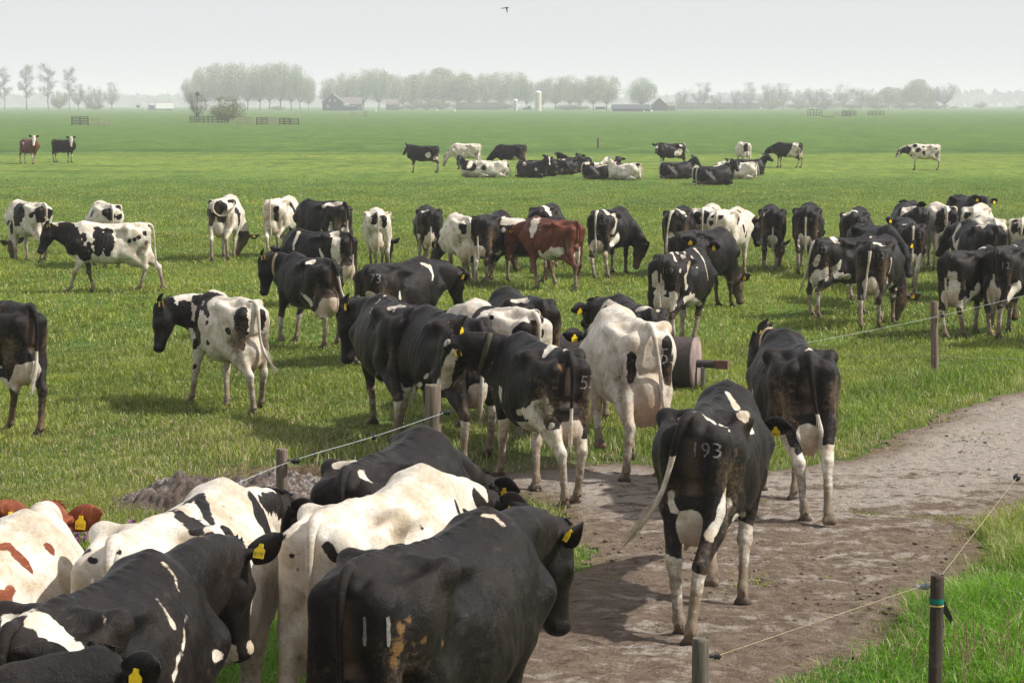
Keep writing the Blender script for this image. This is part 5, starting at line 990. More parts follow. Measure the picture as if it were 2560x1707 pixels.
# ------------------------------------------------------------------ grass blades
def grass():
    r = np.random.default_rng(21)
    def scatter(y0, y1, dens, hgt, wid, name, cond=None, patch=0, extra=1.06, tuft=0):
        n = int((y1 ** 2 - y0 ** 2) * .24 * extra * dens)
        y = np.sqrt(r.uniform(y0 ** 2, y1 ** 2, n)); x = r.uniform(-1, 1, n) * (.24 * y * extra)
        tl = np.zeros(n); ta = np.zeros(n)
        if tuft:
            nc = n // 26; ci = r.integers(0, nc, n); is_t = r.random(n) < tuft
            sgm = .022 + .0012 * y; ox, oy = r.normal(0, sgm, n), r.normal(0, sgm, n)
            cxs, cys = x[:nc], y[:nc]
            x = np.where(is_t, cxs[ci] + ox, x); y = np.where(is_t, cys[ci] + oy, y); tl = np.where(is_t, 1, 0); ta = np.arctan2(oy, ox); tb = r.normal(0, 1, nc)[ci]
        else: tb = np.zeros(n)
        sd = track_sd(x, y) + .16 * fbm(x, y, 3.2, 5, 5) + .05
        cl = fbm(x, y, 2.1, 31, 3)
        k = (sd < -.02) | ((sd < .30) & (r.random(n) < .18)) | ((sd < 3) & (fbm(x, y, 2.6, 77, 3) > .78) & (r.random(n) < .35))
        wn_ = worn_at(x, y); k &= ~(r.random(n) < wn_ * .72)
        sx_ = np.clip((x - 2.6) / 1.6, 0, 1); strip = (np.abs(y - (18.75 - .35 * (x - 2.8)) + .10 * np.sin(x * 6)) < .10 + .07 * np.sin(x * 11)) & (x > 2.75) & (x < 4.4); k |= strip & (r.random(n) < .8)
        k &= ~((y > 70) & (r.random(n) < (y - 70) / 38))
        if cond is not None: k &= cond(x, y, cl, r)
        x, y, cl, sd, tl, ta, tb = x[k], y[k], cl[k], sd[k], tl[k], ta[k], tb[k]; n = len(x)
        rough = np.clip(fbm(x, y, 1.1, 13, 3), -1, 1)
        verge = np.exp(-(np.abs(sd + .9) / .8) ** 2) * (sd < 0)
        right = (x > .2 * y * .45 + 0.0) & (y < 19) & (sd < 0)
        H = hgt * (1 + .45 * rough + .5 * np.clip(cl, 0, 1)) * r.uniform(.55, 1.3, n) * (1 + .9 * verge + 1.0 * right)
        H *= np.where(sd > 0, .6, 1)
        W = wid * r.uniform(.6, 1.3, n)
        th = r.uniform(0, 2 * math.pi, n); lean = np.abs(r.normal(0, .5, n)) + .15
        la = np.where(tl > 0, ta + r.normal(0, .4, n), r.uniform(0, 2 * math.pi, n)); H = H * (1 + .25 * tl); lean = lean + .15 * tl
        dx, dy = np.cos(la) * lean * H, np.sin(la) * lean * H
        wx, wy = np.cos(th) * W, np.sin(th) * W
        z = ground_z(x, y) - .004
        P = np.zeros((n, 5, 3), np.float32)
        P[:, 0] = np.stack([x - wx, y - wy, z], 1); P[:, 1] = np.stack([x + wx, y + wy, z], 1)
        P[:, 2] = np.stack([x + wx * .8 + dx * .35, y + wy * .8 + dy * .35, z + H * .6], 1); P[:, 3] = np.stack([x - wx * .8 + dx * .35, y - wy * .8 + dy * .35, z + H * .6], 1)
        P[:, 4] = np.stack([x + dx, y + dy, z + H * np.clip(1.05 - lean * .45, .5, 1)], 1)
        o = (np.arange(n) * 5)[:, None]
        F = np.concatenate([o + np.array([[0, 1, 2]]), o + np.array([[0, 2, 3]]), o + np.array([[3, 2, 4]])], 1).reshape(-1, 3)
        hue = np.clip(.48 + .22 * cl + .14 * tb + .25 * r.normal(0, 1, n) * .6 + .2 * fbm(x, y, .35, 55, 2), 0, 1)
        dry = np.clip((r.random(n) < (.07 + .25 * np.exp(-(np.abs(sd + .05) / .22) ** 2))).astype(float), 0, 1)
        lush = np.clip((18.5 - y) / 3, 0, 1) * np.clip((sd < 0), 0, 1)
        worn = np.exp(-(((x + 1.6) / 4.2) ** 2 + ((y - 21.5) / 3.4) ** 2))
        dry = np.maximum(dry, (r.random(n) < worn * .42 + .10 * np.clip(fbm(x, y, .8, 71, 3), 0, 1)).astype(float) * r.uniform(.4, 1, n))
        return P.reshape(-1, 3), F, np.repeat(hue, 5), np.repeat(dry, 5), np.repeat(np.maximum(lush, verge * .4), 5)
    parts = [scatter(12.8, 20, 3800, .060, .0034, 'a', tuft=.6, extra=1.5), scatter(20, 32, 1500, .062, .0048, 'b', tuft=.55, extra=1.4), scatter(32, 60, 330, .065, .009, 'c', tuft=.4, extra=1.3), scatter(60, 108, 120, .06, .013, 'd', extra=1.25)]
    worn = lambda x, y, cl, r_: r_.random(len(x)) < 1
    P = []; F = []; A = [[], [], []]; o = 0
    for (p, f, a, b, c) in parts:
        P.append(p); F.append(f + o); o += len(p); A[0].append(a); A[1].append(b); A[2].append(c)
    me = np_mesh('grass', np.concatenate(P), np.concatenate(F), False)
    for nme, arr in zip(('hue', 'dry', 'lush'), A): attr(me, nme, np.concatenate(arr))
    print('grass tris', sum(len(f) for f in F))
    t = NT('grass_blades')
    g = t.mix(t.attr('hue').outputs['Fac'], (.092, .140, .014), (.35, .395, .058))
    g = t.mix(t.attr('lush').outputs['Fac'], g, t.mix(t.attr('hue').outputs['Fac'], (.048, .165, .006), (.20, .40, .018)))
    g = t.mix(t.attr('dry').outputs['Fac'], g, (.46, .39, .22))
    t.set(Base_Color=g, Roughness=.55); t.b.inputs['Specular IOR Level'].default_value = .3
    tr = t.n('ShaderNodeBsdfTranslucent'); t.l(g, tr.inputs[0])
    ms = t.n('ShaderNodeMixShader'); ms.inputs[0].default_value = .35
    out = t.t.nodes['Material Output']; t.l(t.b.outputs[0], ms.inputs[1]); t.l(tr.outputs[0], ms.inputs[2]); t.l(ms.outputs[0], out.inputs[0])
    o = link('meadow_grass', me, t.m); tag(o, 'short green pasture grass covering the meadow around the herd', 'grass', kind='stuff')
grass()
print('grass', round(time.time() - T0, 1))

def blob_mesh(pts, name):   # merge of small faces
    return None
# soil heap by the fence
def heap():
    gx = np.linspace(-4.6, -.9, 190); gy = np.linspace(18.0, 21.2, 150)
    X, Y = np.meshgrid(gx, gy, indexing='ij')
    e = np.clip(np.exp(-(((X + 2.25) / 1.15) ** 4)) * np.exp(-(((Y - 19.5 - .30 * (X + 2.3) - .15 * fbm(X, Y, 2.2, 8, 2)) / .55) ** 2)) + .25 * fbm(X, Y, 3.4, 44, 3) * np.exp(-(((X + 2.25) / 1.3) ** 4)) * np.exp(-(((Y - 19.5) / .8) ** 2)), 0, 2) + .0 * X
    r1 = fbm(X, Y, 7, 41, 5); r2 = fbm(X, Y, 34, 43, 4)
    Z = .20 * np.minimum(e * 1.3, 1.2) * (1 + .30 * r1) + .045 * r2 * np.clip(e * 2, 0, 1) - .045
    n0, n1 = X.shape; idx = np.arange(n0 * n1).reshape(n0, n1)
    F = np.stack([idx[:-1, :-1], idx[1:, :-1], idx[1:, 1:], idx[:-1, 1:]], -1)
    k = (Z[:-1, :-1] > -.02) | (Z[1:, 1:] > -.02)
    F = F[k]; u, inv = np.unique(F, return_inverse=True)
    me = np_mesh('heap', np.stack([X.ravel(), Y.ravel(), Z.ravel()], 1)[u], inv.reshape(F.shape))
    t = NT('heap_soil'); c = t.coord()
    n = t.noise(c, 9, 6, .8)
    g = t.mix(t.mapr(n, .36, .62), (.060, .038, .028), (.20, .15, .12))
    g = t.mix(t.math('MULTIPLY', t.mapr(t.noise(c, 26, 5, .7), .46, .58), t.mapr(t.noise(c, 2.2, 3), .46, .56)), g, (.40, .36, .33))
    t.set(Base_Color=g, Roughness=.95); t.bump(t.noise(c, 34, 6, .8), 1.0, .05)
    o = link('soil_heap', me, t.m); tag(o, 'low heap of grey-brown soil and rubble beside the left fence post', 'heap')
    # twigs and straw on top
    P = []; F = []; r = random.Random(9); off = 0
    for i in range(420):
        x = r.gauss(-1.95, .28); y = r.gauss(19.85, .16)
        a = V3(x, y, .13 + r.random() * .08); d = V3(r.gauss(0, .09), r.gauss(0, .07), r.gauss(.01, .03))
        p, f = tube([a - d, a, a + d * .8 + V3(0, 0, -.01)], [.003, .003, .001], 3); P.append(p); F.append(f + off); off += len(p)
    o2 = link('straw_tangle', np_mesh('straw', np.concatenate(P), np.concatenate(F)), plain('straw', (.20, .13, .08), .9, .3), o)
heap()

# purple dead-nettles and dry stems
def stalks(name, spots, label, cat, stem, flow, hr, fl=True):
    P = []; F = []; P2 = []; F2 = []; o = 0; o2 = 0; r = random.Random(len(spots) + int(hr * 100))
    for (cx_, cy_, sp, n) in spots:
        for i in range(n):
            x = r.gauss(cx_, sp); y = r.gauss(cy_, sp * 1.1); h_ = hr * r.uniform(.6, 1.2)
            tp = V3(x + r.gauss(0, h_ * .15), y + r.gauss(0, h_ * .15), h_)
            p, f = tube([V3(x, y, 0), (V3(x, y, 0) + tp) / 2, tp], [.0035, .003, .0022], 4); P.append(p); F.append(f + o); o += len(p)
            if fl:
                for q in range(16):
                    c0 = tp - V3(0, 0, h_ * .35 * r.random()) + V3(r.gauss(0, .010), r.gauss(0, .010), 0)
                    s = .004 + .005 * r.random(); d1 = V3(r.gauss(0, s), r.gauss(0, s), r.gauss(0, s)); d2 = V3(r.gauss(0, s), r.gauss(0, s), r.gauss(0, s))
                    P2.append(np.array([c0 - d1, c0 + d2, c0 + d1, c0 - d2])); F2.append(np.array([[0, 1, 2, 3]]) + o2); o2 += 4
    root = link(name, np_mesh(name, np.concatenate(P), np.concatenate(F)), stem); tag(root, label, cat, kind='stuff')
    if fl:
        q = link('blossom', np_mesh('blossom', np.concatenate(P2), np.concatenate(F2), False), flow, root)
        q['kind'] = 'stuff'
M_STEM = plain('stem_green', (.09, .12, .04), .8); M_PURP = plain('blossom_purple', (.23, .075, .19), .8, .4, 30, bump=0); M_DRY = plain('stem_dry', (.22, .14, .09), .85)
stalks('dead_nettle', [(-3.75, 17.1, .16, 22), (-3.45, 17.6, .14, 26), (-3.2, 16.7, .10, 16), (-3.05, 17.5, .15, 30), (-3.95, 16.6, .14, 16), (-3.55, 16.4, .12, 12), (-2.6, 16.9, .14, 12)], 'purple flowering dead-nettles in the grass at the left edge', 'wild flowers', M_STEM, M_PURP, .14)
stalks('dead_nettle', [(6.1, 28.6, .10, 7), (6.4, 28.9, .08, 5), (3.5, 14.4, .12, 7), (3.3, 13.7, .16, 8)], 'purple flowering dead-nettles in the verge at the right', 'wild flowers', M_STEM, M_PURP, .09)
stalks('dry_stem', [(2.9, 13.3, .25, 16), (3.2, 12.9, .25, 18)], 'dry brown weed stems standing in the bottom right corner', 'dry stems', M_DRY, None, .42, False)
# dandelion dots
stalks('dandelion', [(7.2, 33.2, .05, 2), (-1.5, 57, .2, 2), (7.6, 60, .3, 2)], 'yellow dandelions in the meadow', 'wild flowers', M_STEM, plain('dandelion_yellow', (.8, .6, .02), .7, .1, bump=0), .12)

# ------------------------------------------------------------------ posts, wires, roller
def post(name, x, y, zt, r, label, col, lean=(0, 0), flat=False):
    root = empty(name, (x, y, 0)); rr = random.Random(int(x * 100 + y * 10))
    n = 22; P = []; F = []
    rings = [(-.1, 1.0), (.02, 1.0), (zt * .3, 1.0), (zt * .6, .99), (zt * .85, .985), (zt - .012, .98), (zt, .90)]
    for (z, k) in rings:
        for j in range(n):
            a = 2 * math.pi * j / n; q = r * k * (1 + .035 * math.sin(a * 3 + x) + .02 * math.sin(a * 7 + z * 3))
            P.append((q * math.cos(a) + lean[0] * z, q * math.sin(a) + lean[1] * z, z + (.004 * math.sin(a * 5) if z > zt - .02 else 0)))
    for i in range(len(rings) - 1):
        for j in range(n): k = (j + 1) % n; F.append((i * n + j, i * n + k, (i + 1) * n + k, (i + 1) * n + j))
    F.append(tuple((len(rings) - 1) * n + j for j in range(n)))
    me = bpy.data.meshes.new('shaft'); me.from_pydata(P, [], F)
    for p in me.polygons: p.use_smooth = len(p.vertices) == 4
    t = NT('post_wood'); c = t.coord('Object', (1, 1, .07)); g = t.noise(c, 42, 5, .7)
    b = t.mix(t.mapr(g, .32, .66), tuple(v * .45 for v in col), tuple(v * 1.35 for v in col))
    b = t.mix(t.mapr(t.noise(t.coord(), 6, 4, .7), .55, .7, 0, .6), b, (.10, .12, .06))
    t.set(Base_Color=b, Roughness=.9); t.bump(g, .8, .012)
    link('shaft', me, t.m, root)
    tag(root, label, 'fence post', 'wooden fence posts')
    return root
M_INS = plain('insulator_black', (.012, .012, .013), .35, .1, bump=0, spec=.5); M_INSG = plain('insulator_grey', (.20, .22, .24), .4, .1, bump=0)
def insulator(root, off, mat=None, s=1.0):
    P = []; F = []; o = 0
    for (x0, x1, r) in ((-.02, .02, .010), (.018, .034, .020), (.034, .040, .011), (.040, .056, .020), (.056, .066, .008)):
        p, f = tube([V3(x0, 0, 0) * s, V3((x0 + x1) / 2, 0, 0) * s, V3(x1, 0, 0) * s], [r * s] * 3, 12); P.append(p); F.append(f + o); o += len(p)
        for xe in (x0, x1):
            p, f = tube([V3(xe, 0, 0) * s, V3(xe + 1e-4, 0, 0) * s, V3(xe + 2e-4, 0, 0) * s], [r * s, r * s * .5, .0005], 12); P.append(p); F.append(f + o); o += len(p)
    q = link('insulator', np_mesh('insulator', np.concatenate(P), np.concatenate(F)), mat or M_INS, root); q.location = off; return q
pA = post('fence_post', -.62, 17.3, 1.31, .064, 'thick round grey post in front of the black and white faced cow', (.145, .11, .08)); insulator(pA, (.075, -.02, 1.09))
pB = post('fence_post', -1.52, 14.5, 1.24, .040, 'split wooden post beside the soil heap behind the cow backs', (.16, .12, .09)); insulator(pB, (.06, -.03, 1.16))
pC = post('fence_post', 5.45, 28.4, .985, .048, 'weathered post leaning slightly in the grass in front of the right hand cows', (.17, .115, .095), (-.03, 0)); insulator(pC, (.03, -.06, .80))
pD = post('fence_post', 2.78, 23.95, 1.14, .045, 'pale topped post peeping out behind the collared black cow', (.24, .19, .16))
pE = post('fence_post', .87, 10.05, 1.05, .040, 'short grey post cut off by the bottom edge right of the track centre', (.11, .095, .07)); insulator(pE, (.052, .01, .96), s=.7)
pF = post('fence_post', 2.22, 11.4, 1.055, .036, 'dark post with a green band at the lower right', (.045, .028, .020)); insulator(pF, (-.095, .0, .995), M_INSG, .9)
def band(root, z, r, h_, mat, name):
    p, f = tube([V3(0, 0, z), V3(0, 0, z + h_ / 2), V3(0, 0, z + h_)], [r, r * 1.01, r], 24); return link(name, np_mesh(name, p, f), mat, root)
band(pF, .905, .0385, .030, plain('band_green', (.0, .13, .10), .5, .2, bump=0), 'green_band'); band(pF, .893, .0385, .008, plain('band_yellow', (.55, .42, .12), .6, bump=0), 'yellow_tie')
me = bpy.data.meshes.new('clip'); me.from_pydata([(.036, -.01, .93), (.085, -.01, .83), (.075, -.01, .80), (.034, -.01, .86), (.036, .004, .93), (.085, .004, .83), (.075, .004, .80), (.034, .004, .86)], [], [(0, 1, 2, 3), (7, 6, 5, 4), (0, 4, 5, 1), (1, 5, 6, 2), (2, 6, 7, 3), (3, 7, 4, 0)])
link('gate_clip', me, M_INS, pF)
def wire(name, pts, r, col, label, sag=.0, twist=False):
    P = spline(pts, 60); p, f = tube(P, [r] * len(P), 5)
    t = NT(name); c = t.coord(); t.set(Base_Color=t.mix(t.mapr(t.noise(c, 160, 2), .45, .55), tuple(v * .5 for v in col), col), Roughness=.6)
    return tag(link(name, np_mesh(name, p, f), t.m), label, 'fence wire')
wire('fence_wire', [(-.54, 17.27, 1.09), (-1.0, 15.9, 1.11), (-1.46, 14.46, 1.16), (-1.86, 13.3, 1.13)], .0018, (.60, .62, .65), 'white electric wire between the two posts on the left')
pG = post('fence_post', -1.9, 13.2, 1.14, .04, 'wooden post hidden behind the white cow with two black blotches', (.2, .16, .12))
p_, f_ = sphere_mesh((0, 0, 0), .022, 10), None
for (x, y, z) in ((-1.0, 15.9, 1.105),): tag(link('wire_insulator', p_, M_INS, None, (x, y, z)), 'black ring insulator threaded on the left wire', 'insulator')
wire('fence_wire', [(2.80, 23.9, .86), (4.1, 26.2, .80), (5.48, 28.33, .80), (7.3, 31.0, .86), (9.4, 34.2, .9)], .0022, (.46, .48, .46), 'thin pale wire rising right past the weathered post in front of the cows')
wire('fence_wire', [(4.35, 28.7, .25), (5.45, 28.34, .28), (7.2, 28.0, .25)], .0015, (.45, .46, .45), 'lower thin wire at knee height on the weathered post')
wire('fence_rope', [(.93, 10.05, .96), (1.53, 10.715, .98), (2.13, 11.38, 1.0)], .0018, (.42, .35, .22), 'yellowish twisted rope between the two near posts at the lower right')
wire('fence_rope', [(2.22, 11.45, 1.0), (2.79, 13.02, 1.015), (3.36, 14.6, 1.03), (4.3, 17.2, 1.05)], .0018, (.44, .37, .23), 'yellowish rope running from the green banded post to the right edge')
tag(link('wire_insulator', sphere_mesh((0, 0, 0), .026, 10), M_INS, None, (3.36, 14.6, 1.03)), 'black insulator on the rope at the right edge', 'insulator')

def roller():
    root = empty('field_roller', (0, 0, 0)); tag(root, 'dark field roller drum with flat round end and axle stub behind the cow branded 55', 'roller')
    R = .325; cR = V3(2.25, 27.15, R); ax = unit(V3(-1, .30, 0)); L_ = 2.25
    pts = [cR + ax * L_ * i / 6 for i in range(7)]
    p, f = tube(pts, [R] * 7, 48); drum = link('drum', np_mesh('drum', p, f), plain('drum_iron', (.050, .036, .032), .7, .4, 6, bump=.3), root)
    for nm, c0, sg in (('end_plate', cR, -1), ('end_plate', cR + ax * L_, 1)):
        p, f = tube([c0 - ax * .0, c0 + ax * sg * .022, c0 + ax * sg * .024, c0 + ax * sg * .0245], [R + .004, R + .004, R * .5, .001], 48); link(nm, np_mesh(nm, p, f), plain('end_plate_concrete', (.23, .165, .145), .9, .35, 4), root)
    p, f = tube([cR, cR - ax * .14, cR - ax * .27], [.050, .050, .050], 16); axo = link('axle', np_mesh('axle', p, f), plain('axle_iron', (.05, .04, .045), .6), root)
    def box(c0, hx, hy, hz, name, mat):
        up = V3(0, 0, 1); sd = np.cross(ax, up); P = []
        for a in (-1, 1):
            for b in (-1, 1):
                for c in (-1, 1): P.append(tuple(c0 + ax * a * hx + sd * b * hy + up * c * hz))
        me = bpy.data.meshes.new(name); me.from_pydata(P, [], [(0, 1, 3, 2), (4, 6, 7, 5), (0, 4, 5, 1), (2, 3, 7, 6), (0, 2, 6, 4), (1, 5, 7, 3)])
        return link(name, me, mat, root)
    box(cR - ax * .335, .085, .048, .052, 'hub_block', plain('rust_wood', (.14, .075, .05), .9, .3))
    box(cR - ax * .10 + V3(0, -.02, -.15), .012, .07, .12, 'bracket', plain('bracket_steel', (.13, .12, .12), .6))
roller()

# bird
def bird():
    y = 80; c0 = V3((1266 - 1280) / 5551 * y, y, 3.5 + (260 - 24) / 5551 * y)
    root = empty('bird', tuple(c0)); tag(root, 'small dark swallow flying in the pale sky at the top centre', 'bird')
    p, f = tube([V3(-.07, 0, 0), V3(-.03, 0, .004), V3(.03, 0, .006), V3(.075, 0, .0), V3(.095, 0, -.004)], [.006, .020, .024, .016, .004], 10)
    m = plain('swallow_dark', (.018, .020, .035), .5, bump=0)
    link('body', np_mesh('body', p, f), m, root)
    def w(pts, name):
        P = [tuple(V3(*q) + V3(0, 0, .004)) for q in pts] + [tuple(V3(*q) - V3(0, 0, .004)) for q in pts]; n = len(pts)
        me = bpy.data.meshes.new(name); me.from_pydata(P, [], [tuple(range(n)), tuple(reversed(range(n, 2 * n)))] + [(i, (i + 1) % n, n + (i + 1) % n, n + i) for i in range(n)]); link(name, me, m, root)
    w([(.03, -.01, 0), (-.02, -.01, 0), (.005, -.06, -.10), (.03, -.08, -.20), (.045, -.05, -.11)], 'wing')
    w([(.03, .01, .0), (-.02, .01, 0), (-.08, .03, -.01), (-.20, .05, -.035), (-.10, .05, .01)], 'wing')
    w([(-.06, -.01, 0), (-.06, .01, 0), (-.13, .02, .0), (-.10, 0, 0), (-.13, -.02, 0)], 'tail')
bird()

# ------------------------------------------------------------------ the far end: gates, buildings, trees
FD = 5100.; HZ = 239.      # helper used while laying out: (column, distance) -> metres
def at(px, y): return (px - 1176) / FD * y
def boxes(name, bl, mat, parent):
    P = []; F = []; o = 0
    for (x0, x1, y0, y1, z0, z1) in bl:
        P += [(x0, y0, z0), (x1, y0, z0), (x1, y1, z0), (x0, y1, z0), (x0, y0, z1), (x1, y0, z1), (x1, y1, z1), (x0, y1, z1)]
        F += [tuple(o + q for q in f_) for f_ in ((0, 3, 2, 1), (4, 5, 6, 7), (0, 1, 5, 4), (1, 2, 6, 5), (2, 3, 7, 6), (3, 0, 4, 7))]; o += 8
    me = bpy.data.meshes.new(name); me.from_pydata(P, [], F); return link(name, me, mat, parent)
M_W1 = plain('gate_wood_dark', (.075, .055, .045), .9); M_W2 = plain('gate_wood_pale', (.42, .33, .25), .9)
def gate(px0, px1, y, hgt, rails, mat, label, rz=0, posts=3):
    L_ = (px1 - px0) / FD * y
    root = empty('field_gate', (at((px0 + px1) / 2, y), y, 0), rz); tag(root, label, 'gate', 'gates and hurdles in the far meadow')
    for i in range(posts): boxes('post', [(-L_ / 2 + i * L_ / (posts - 1) - .07, -L_ / 2 + i * L_ / (posts - 1) + .07, -.07, .07, -.1, hgt)], mat, root)
    for i in range(rails): z = hgt * (.18 + .76 * i / max(1, rails - 1)); boxes('rail', [(-L_ / 2, L_ / 2, -.10, -.072, z - .07, z + .07)], mat, root)
yg = 5100 * 3.5 / 49
gate(170, 207, yg, 1.45, 5, M_W1, 'dark five-barred gate at the far left behind the two lone cattle')
gate(209, 233, yg * 1.02, .95, 2, M_W2, 'low pale rail fence right beside the dark five-barred gate'); gate(236, 260, yg * .97, 1.0, 1, M_W2, 'pale single rail hurdle in the far left meadow')
gate(440, 502, 420, 1.25, 4, M_W1, 'dark post and rail fence under the small bare tree', posts=7)
gate(505, 520, 415, 1.1, 3, M_W1, 'short dark fence piece in front of the round bush', posts=3)
gate(546, 582, 375, 1.25, 4, M_W2, 'pale slatted hurdle standing alone right of the bush')
gate(592, 617, 375, 1.25, 4, M_W1, 'dark hurdle turned away left of the sheep pen', .35); gate(618, 642, 372, 1.3, 5, M_W2, 'pale wooden pen gate with a brace', posts=2)
gate(643, 668, 374, 1.15, 4, M_W1, 'dark lower pen hurdle right of the pale pen gate', -.3); gate(669, 689, 372, 1.05, 3, M_W1, 'last dark hurdle at the right end of the pen', -.4, 2)
gate(806, 824, 640, 1.2, 3, M_W2, 'small pale hurdle below the barn'); gate(838, 843, 620, 1.6, 1, M_W1, 'single dark gate post right of the small hurdle', posts=2)
gate(1852, 1884, 640, 2.0, 3, M_W1, 'dark cattle pen rails far right, left part', posts=6); gate(1912, 1930, 600, 1.4, 5, M_W2, 'pale pen board far right', posts=2); gate(1931, 1948, 610, 1.7, 6, M_W1, 'dark solid pen gate far right', posts=3)
gate(1950, 1962, 640, 1.6, 4, M_W1, 'short dark rail behind the solid pen gate', posts=3); gate(1990, 2026, 660, 1.5, 4, M_W1, 'dark rail piece standing apart at the far right', posts=5); gate(1885, 1912, 600, .45, 1, M_W1, 'low dark plank trough between the far right pens', posts=2)
rp = post('fence_post', at(1373, 178), 178, .78, .09, 'lone post in the meadow above the resting cows', (.14, .10, .075))

M_BARN = plain('barn_boards', (.018, .022, .030), .85, .3, 1.5); M_ROOF = plain('roof_tiles', (.17, .145, .135), .85, .2, 1.2); M_ROOFD = plain('roof_dark', (.045, .05, .06), .8, .2, 1)
M_WHT = plain('white_paint', (.82, .82, .80), .6, .05, 2, bump=0); M_GLASS = plain('window_glass', (.30, .33, .36), .2, .1, bump=0); M_CREAM = plain('silo_cream', (.52, .48, .36), .6, .08, 1, bump=0)
M_BRICK = plain('brick_orange', (.20, .165, .14), .85, .15, 2); M_TRUCKR = plain('truck_red', (.42, .08, .05), .5, .1, bump=0); M_TRUCKB = plain('cab_blue', (.03, .06, .12), .4, .1, bump=0); M_TYRE = plain('tyre', (.012, .012, .012), .8)
def gable(name, x0, x1, y, dep, zw, zr, wallm, roofm, label, cat, ridge='y', over=.4):
    """box with a gable roof; ridge along y (gable faces the camera) or along x"""
    root = empty(name, ((x0 + x1) / 2, y, 0)); tag(root, label, cat); w = (x1 - x0) / 2
    if ridge == 'y':
        P = [(-w, 0, 0), (w, 0, 0), (w, dep, 0), (-w, dep, 0), (-w, 0, zw), (w, 0, zw), (w, dep, zw), (-w, dep, zw), (0, 0, zr), (0, dep, zr)]
        F = [(0, 1, 5, 8, 4), (2, 3, 7, 9, 6), (1, 2, 6, 5), (3, 0, 4, 7)]
        R = [(-w - over, -over, zw - over * .6), (0, -over, zr + .15), (0, dep + over, zr + .15), (-w - over, dep + over, zw - over * .6), (w + over, -over, zw - over * .6), (w + over, dep + over, zw - over * .6)]
        RF = [(0, 1, 2, 3), (1, 4, 5, 2)]
    else:
        P = [(-w, 0, 0), (w, 0, 0), (w, dep, 0), (-w, dep, 0), (-w, 0, zw), (w, 0, zw), (w, dep, zw), (-w, dep, zw), (-w, dep / 2, zr), (w, dep / 2, zr)]
        F = [(0, 1, 5, 4), (2, 3, 7, 6), (1, 2, 6, 9, 5), (3, 0, 4, 8, 7)]
        R = [(-w - over, -over, zw - .1), (w + over, -over, zw - .1), (w + over, dep / 2, zr + .15), (-w - over, dep / 2, zr + .15), (w + over, dep + over, zw - .1), (-w - over, dep + over, zw - .1)]
        RF = [(0, 1, 2, 3), (3, 2, 4, 5)]
    me = bpy.data.meshes.new('wall'); me.from_pydata(P, [], F); link('wall', me, wallm, root)
    n = len(R); me = bpy.data.meshes.new('roof'); me.from_pydata(R + [(a, b, c + .18) for a, b, c in R], [], RF + [tuple(n + q for q in reversed(f_)) for f_ in RF]); link('roof', me, roofm, root)
    return root
yb = 1150.
r_ = gable('barn', at(743, yb), at(790, yb), yb, 16, 4.2, 8.4, M_BARN, M_ROOF, 'dark boarded barn with reddish tiled roof left of the centre on the horizon', 'barn')
# the roof slope seen from the side: ridge turns away to the right
for w_ in [(-1.9, -.8, -.06, .02, 4.6, 5.9), (.6, 1.7, -.06, .02, 4.6, 5.9), (-3.2, -1.8, -.06, .02, 1.5, 3.0)]: boxes('window', [w_], M_GLASS, r_)
r_ = gable('barn', at(786, yb), at(830, yb), yb + 3, 11, 3.2, 6.6, M_BARN, M_ROOF, 'lower tiled barn wing joined to the right of the dark boarded barn', 'barn', ridge='x')
boxes('awning', [(-4.6, -1.2, -.8, -.1, 2.9, 4.2)], M_WHT, r_); boxes('porch_beam', [(-4.4, 3.0, -1.2, -.9, 2.3, 2.55)], M_WHT, r_); boxes('wall_end', [(3.1, 4.9, -.3, -.05, 0, 2.6)], M_BRICK, r_)
gable('shed', at(1048, 1380), at(1148, 1380), 1380, 16, 4.2, 6.4, plain('shed_wall', (.06, .07, .08), .9, .2, 1), plain('roof_moss', (.20, .22, .17), .9, .2, 1), 'long low dark shed with mossy roof under the middle trees', 'shed', 'x')
gable('shed', at(1408, 1050), at(1491, 1050), 1050, 14, 1.2, 2.9, M_BARN, M_ROOFD, 'long low black silage shed right of the tall silo', 'shed', 'x')
gable('farmhouse', at(1497, 1150), at(1530, 1150), 1150, 12, 2.6, 6.1, M_ROOFD, M_ROOFD, 'steep dark gabled farmhouse right of the low black shed', 'house')
gable('farmhouse', at(1530, 1155), at(1550, 1155), 1155, 8, 2.4, 4.2, M_BRICK, M_BRICK, 'small orange cottage wing beside the steep gabled farmhouse', 'house', 'x')
r_ = gable('stable', at(1556, 1480), at(1742, 1480), 1480, 22, 4.0, 6.9, plain('stable_wall', (.20, .21, .22), .8, .2, 1), plain('roof_grey', (.17, .19, .21), .8, .2, 1), 'very long stable roof with pale skylights behind the bare trees on the right', 'stable', 'x')
for q in range(6): boxes('skylight', [(-12 + q * 6.5, -9.6 + q * 6.5, 1.9, 2.3, 4.6, 5.2)], M_WHT, r_); boxes('gutter', [(-26.5, 26.5, -.75, -.45, 3.8, 4.1)], M_WHT, r_)
gable('farmhouse', at(888, 1250), at(915, 1250), 1250, 10, 3.0, 6.0, M_BRICK, M_ROOF, 'low house with red roof half hidden under the trees right of the barn', 'house', 'x')
def silo(px, y, r, zt, mat, label):
    root = empty('silo', (at(px, y), y, 0)); tag(root, label, 'silo')
    p, f = tube([V3(0, 0, 0), V3(0, 0, zt * .5), V3(0, 0, zt)], [r, r, r], 24); link('tank', np_mesh('tank', p, f), mat, root)
    p, f = tube([V3(0, 0, zt), V3(0, 0, zt + r * .35), V3(0, 0, zt + r * .55), V3(0, 0, zt + r * .6)], [r * 1.03, r * .85, r * .4, .01], 24); link('dome', np_mesh('dome', p, f), M_WHT, root)
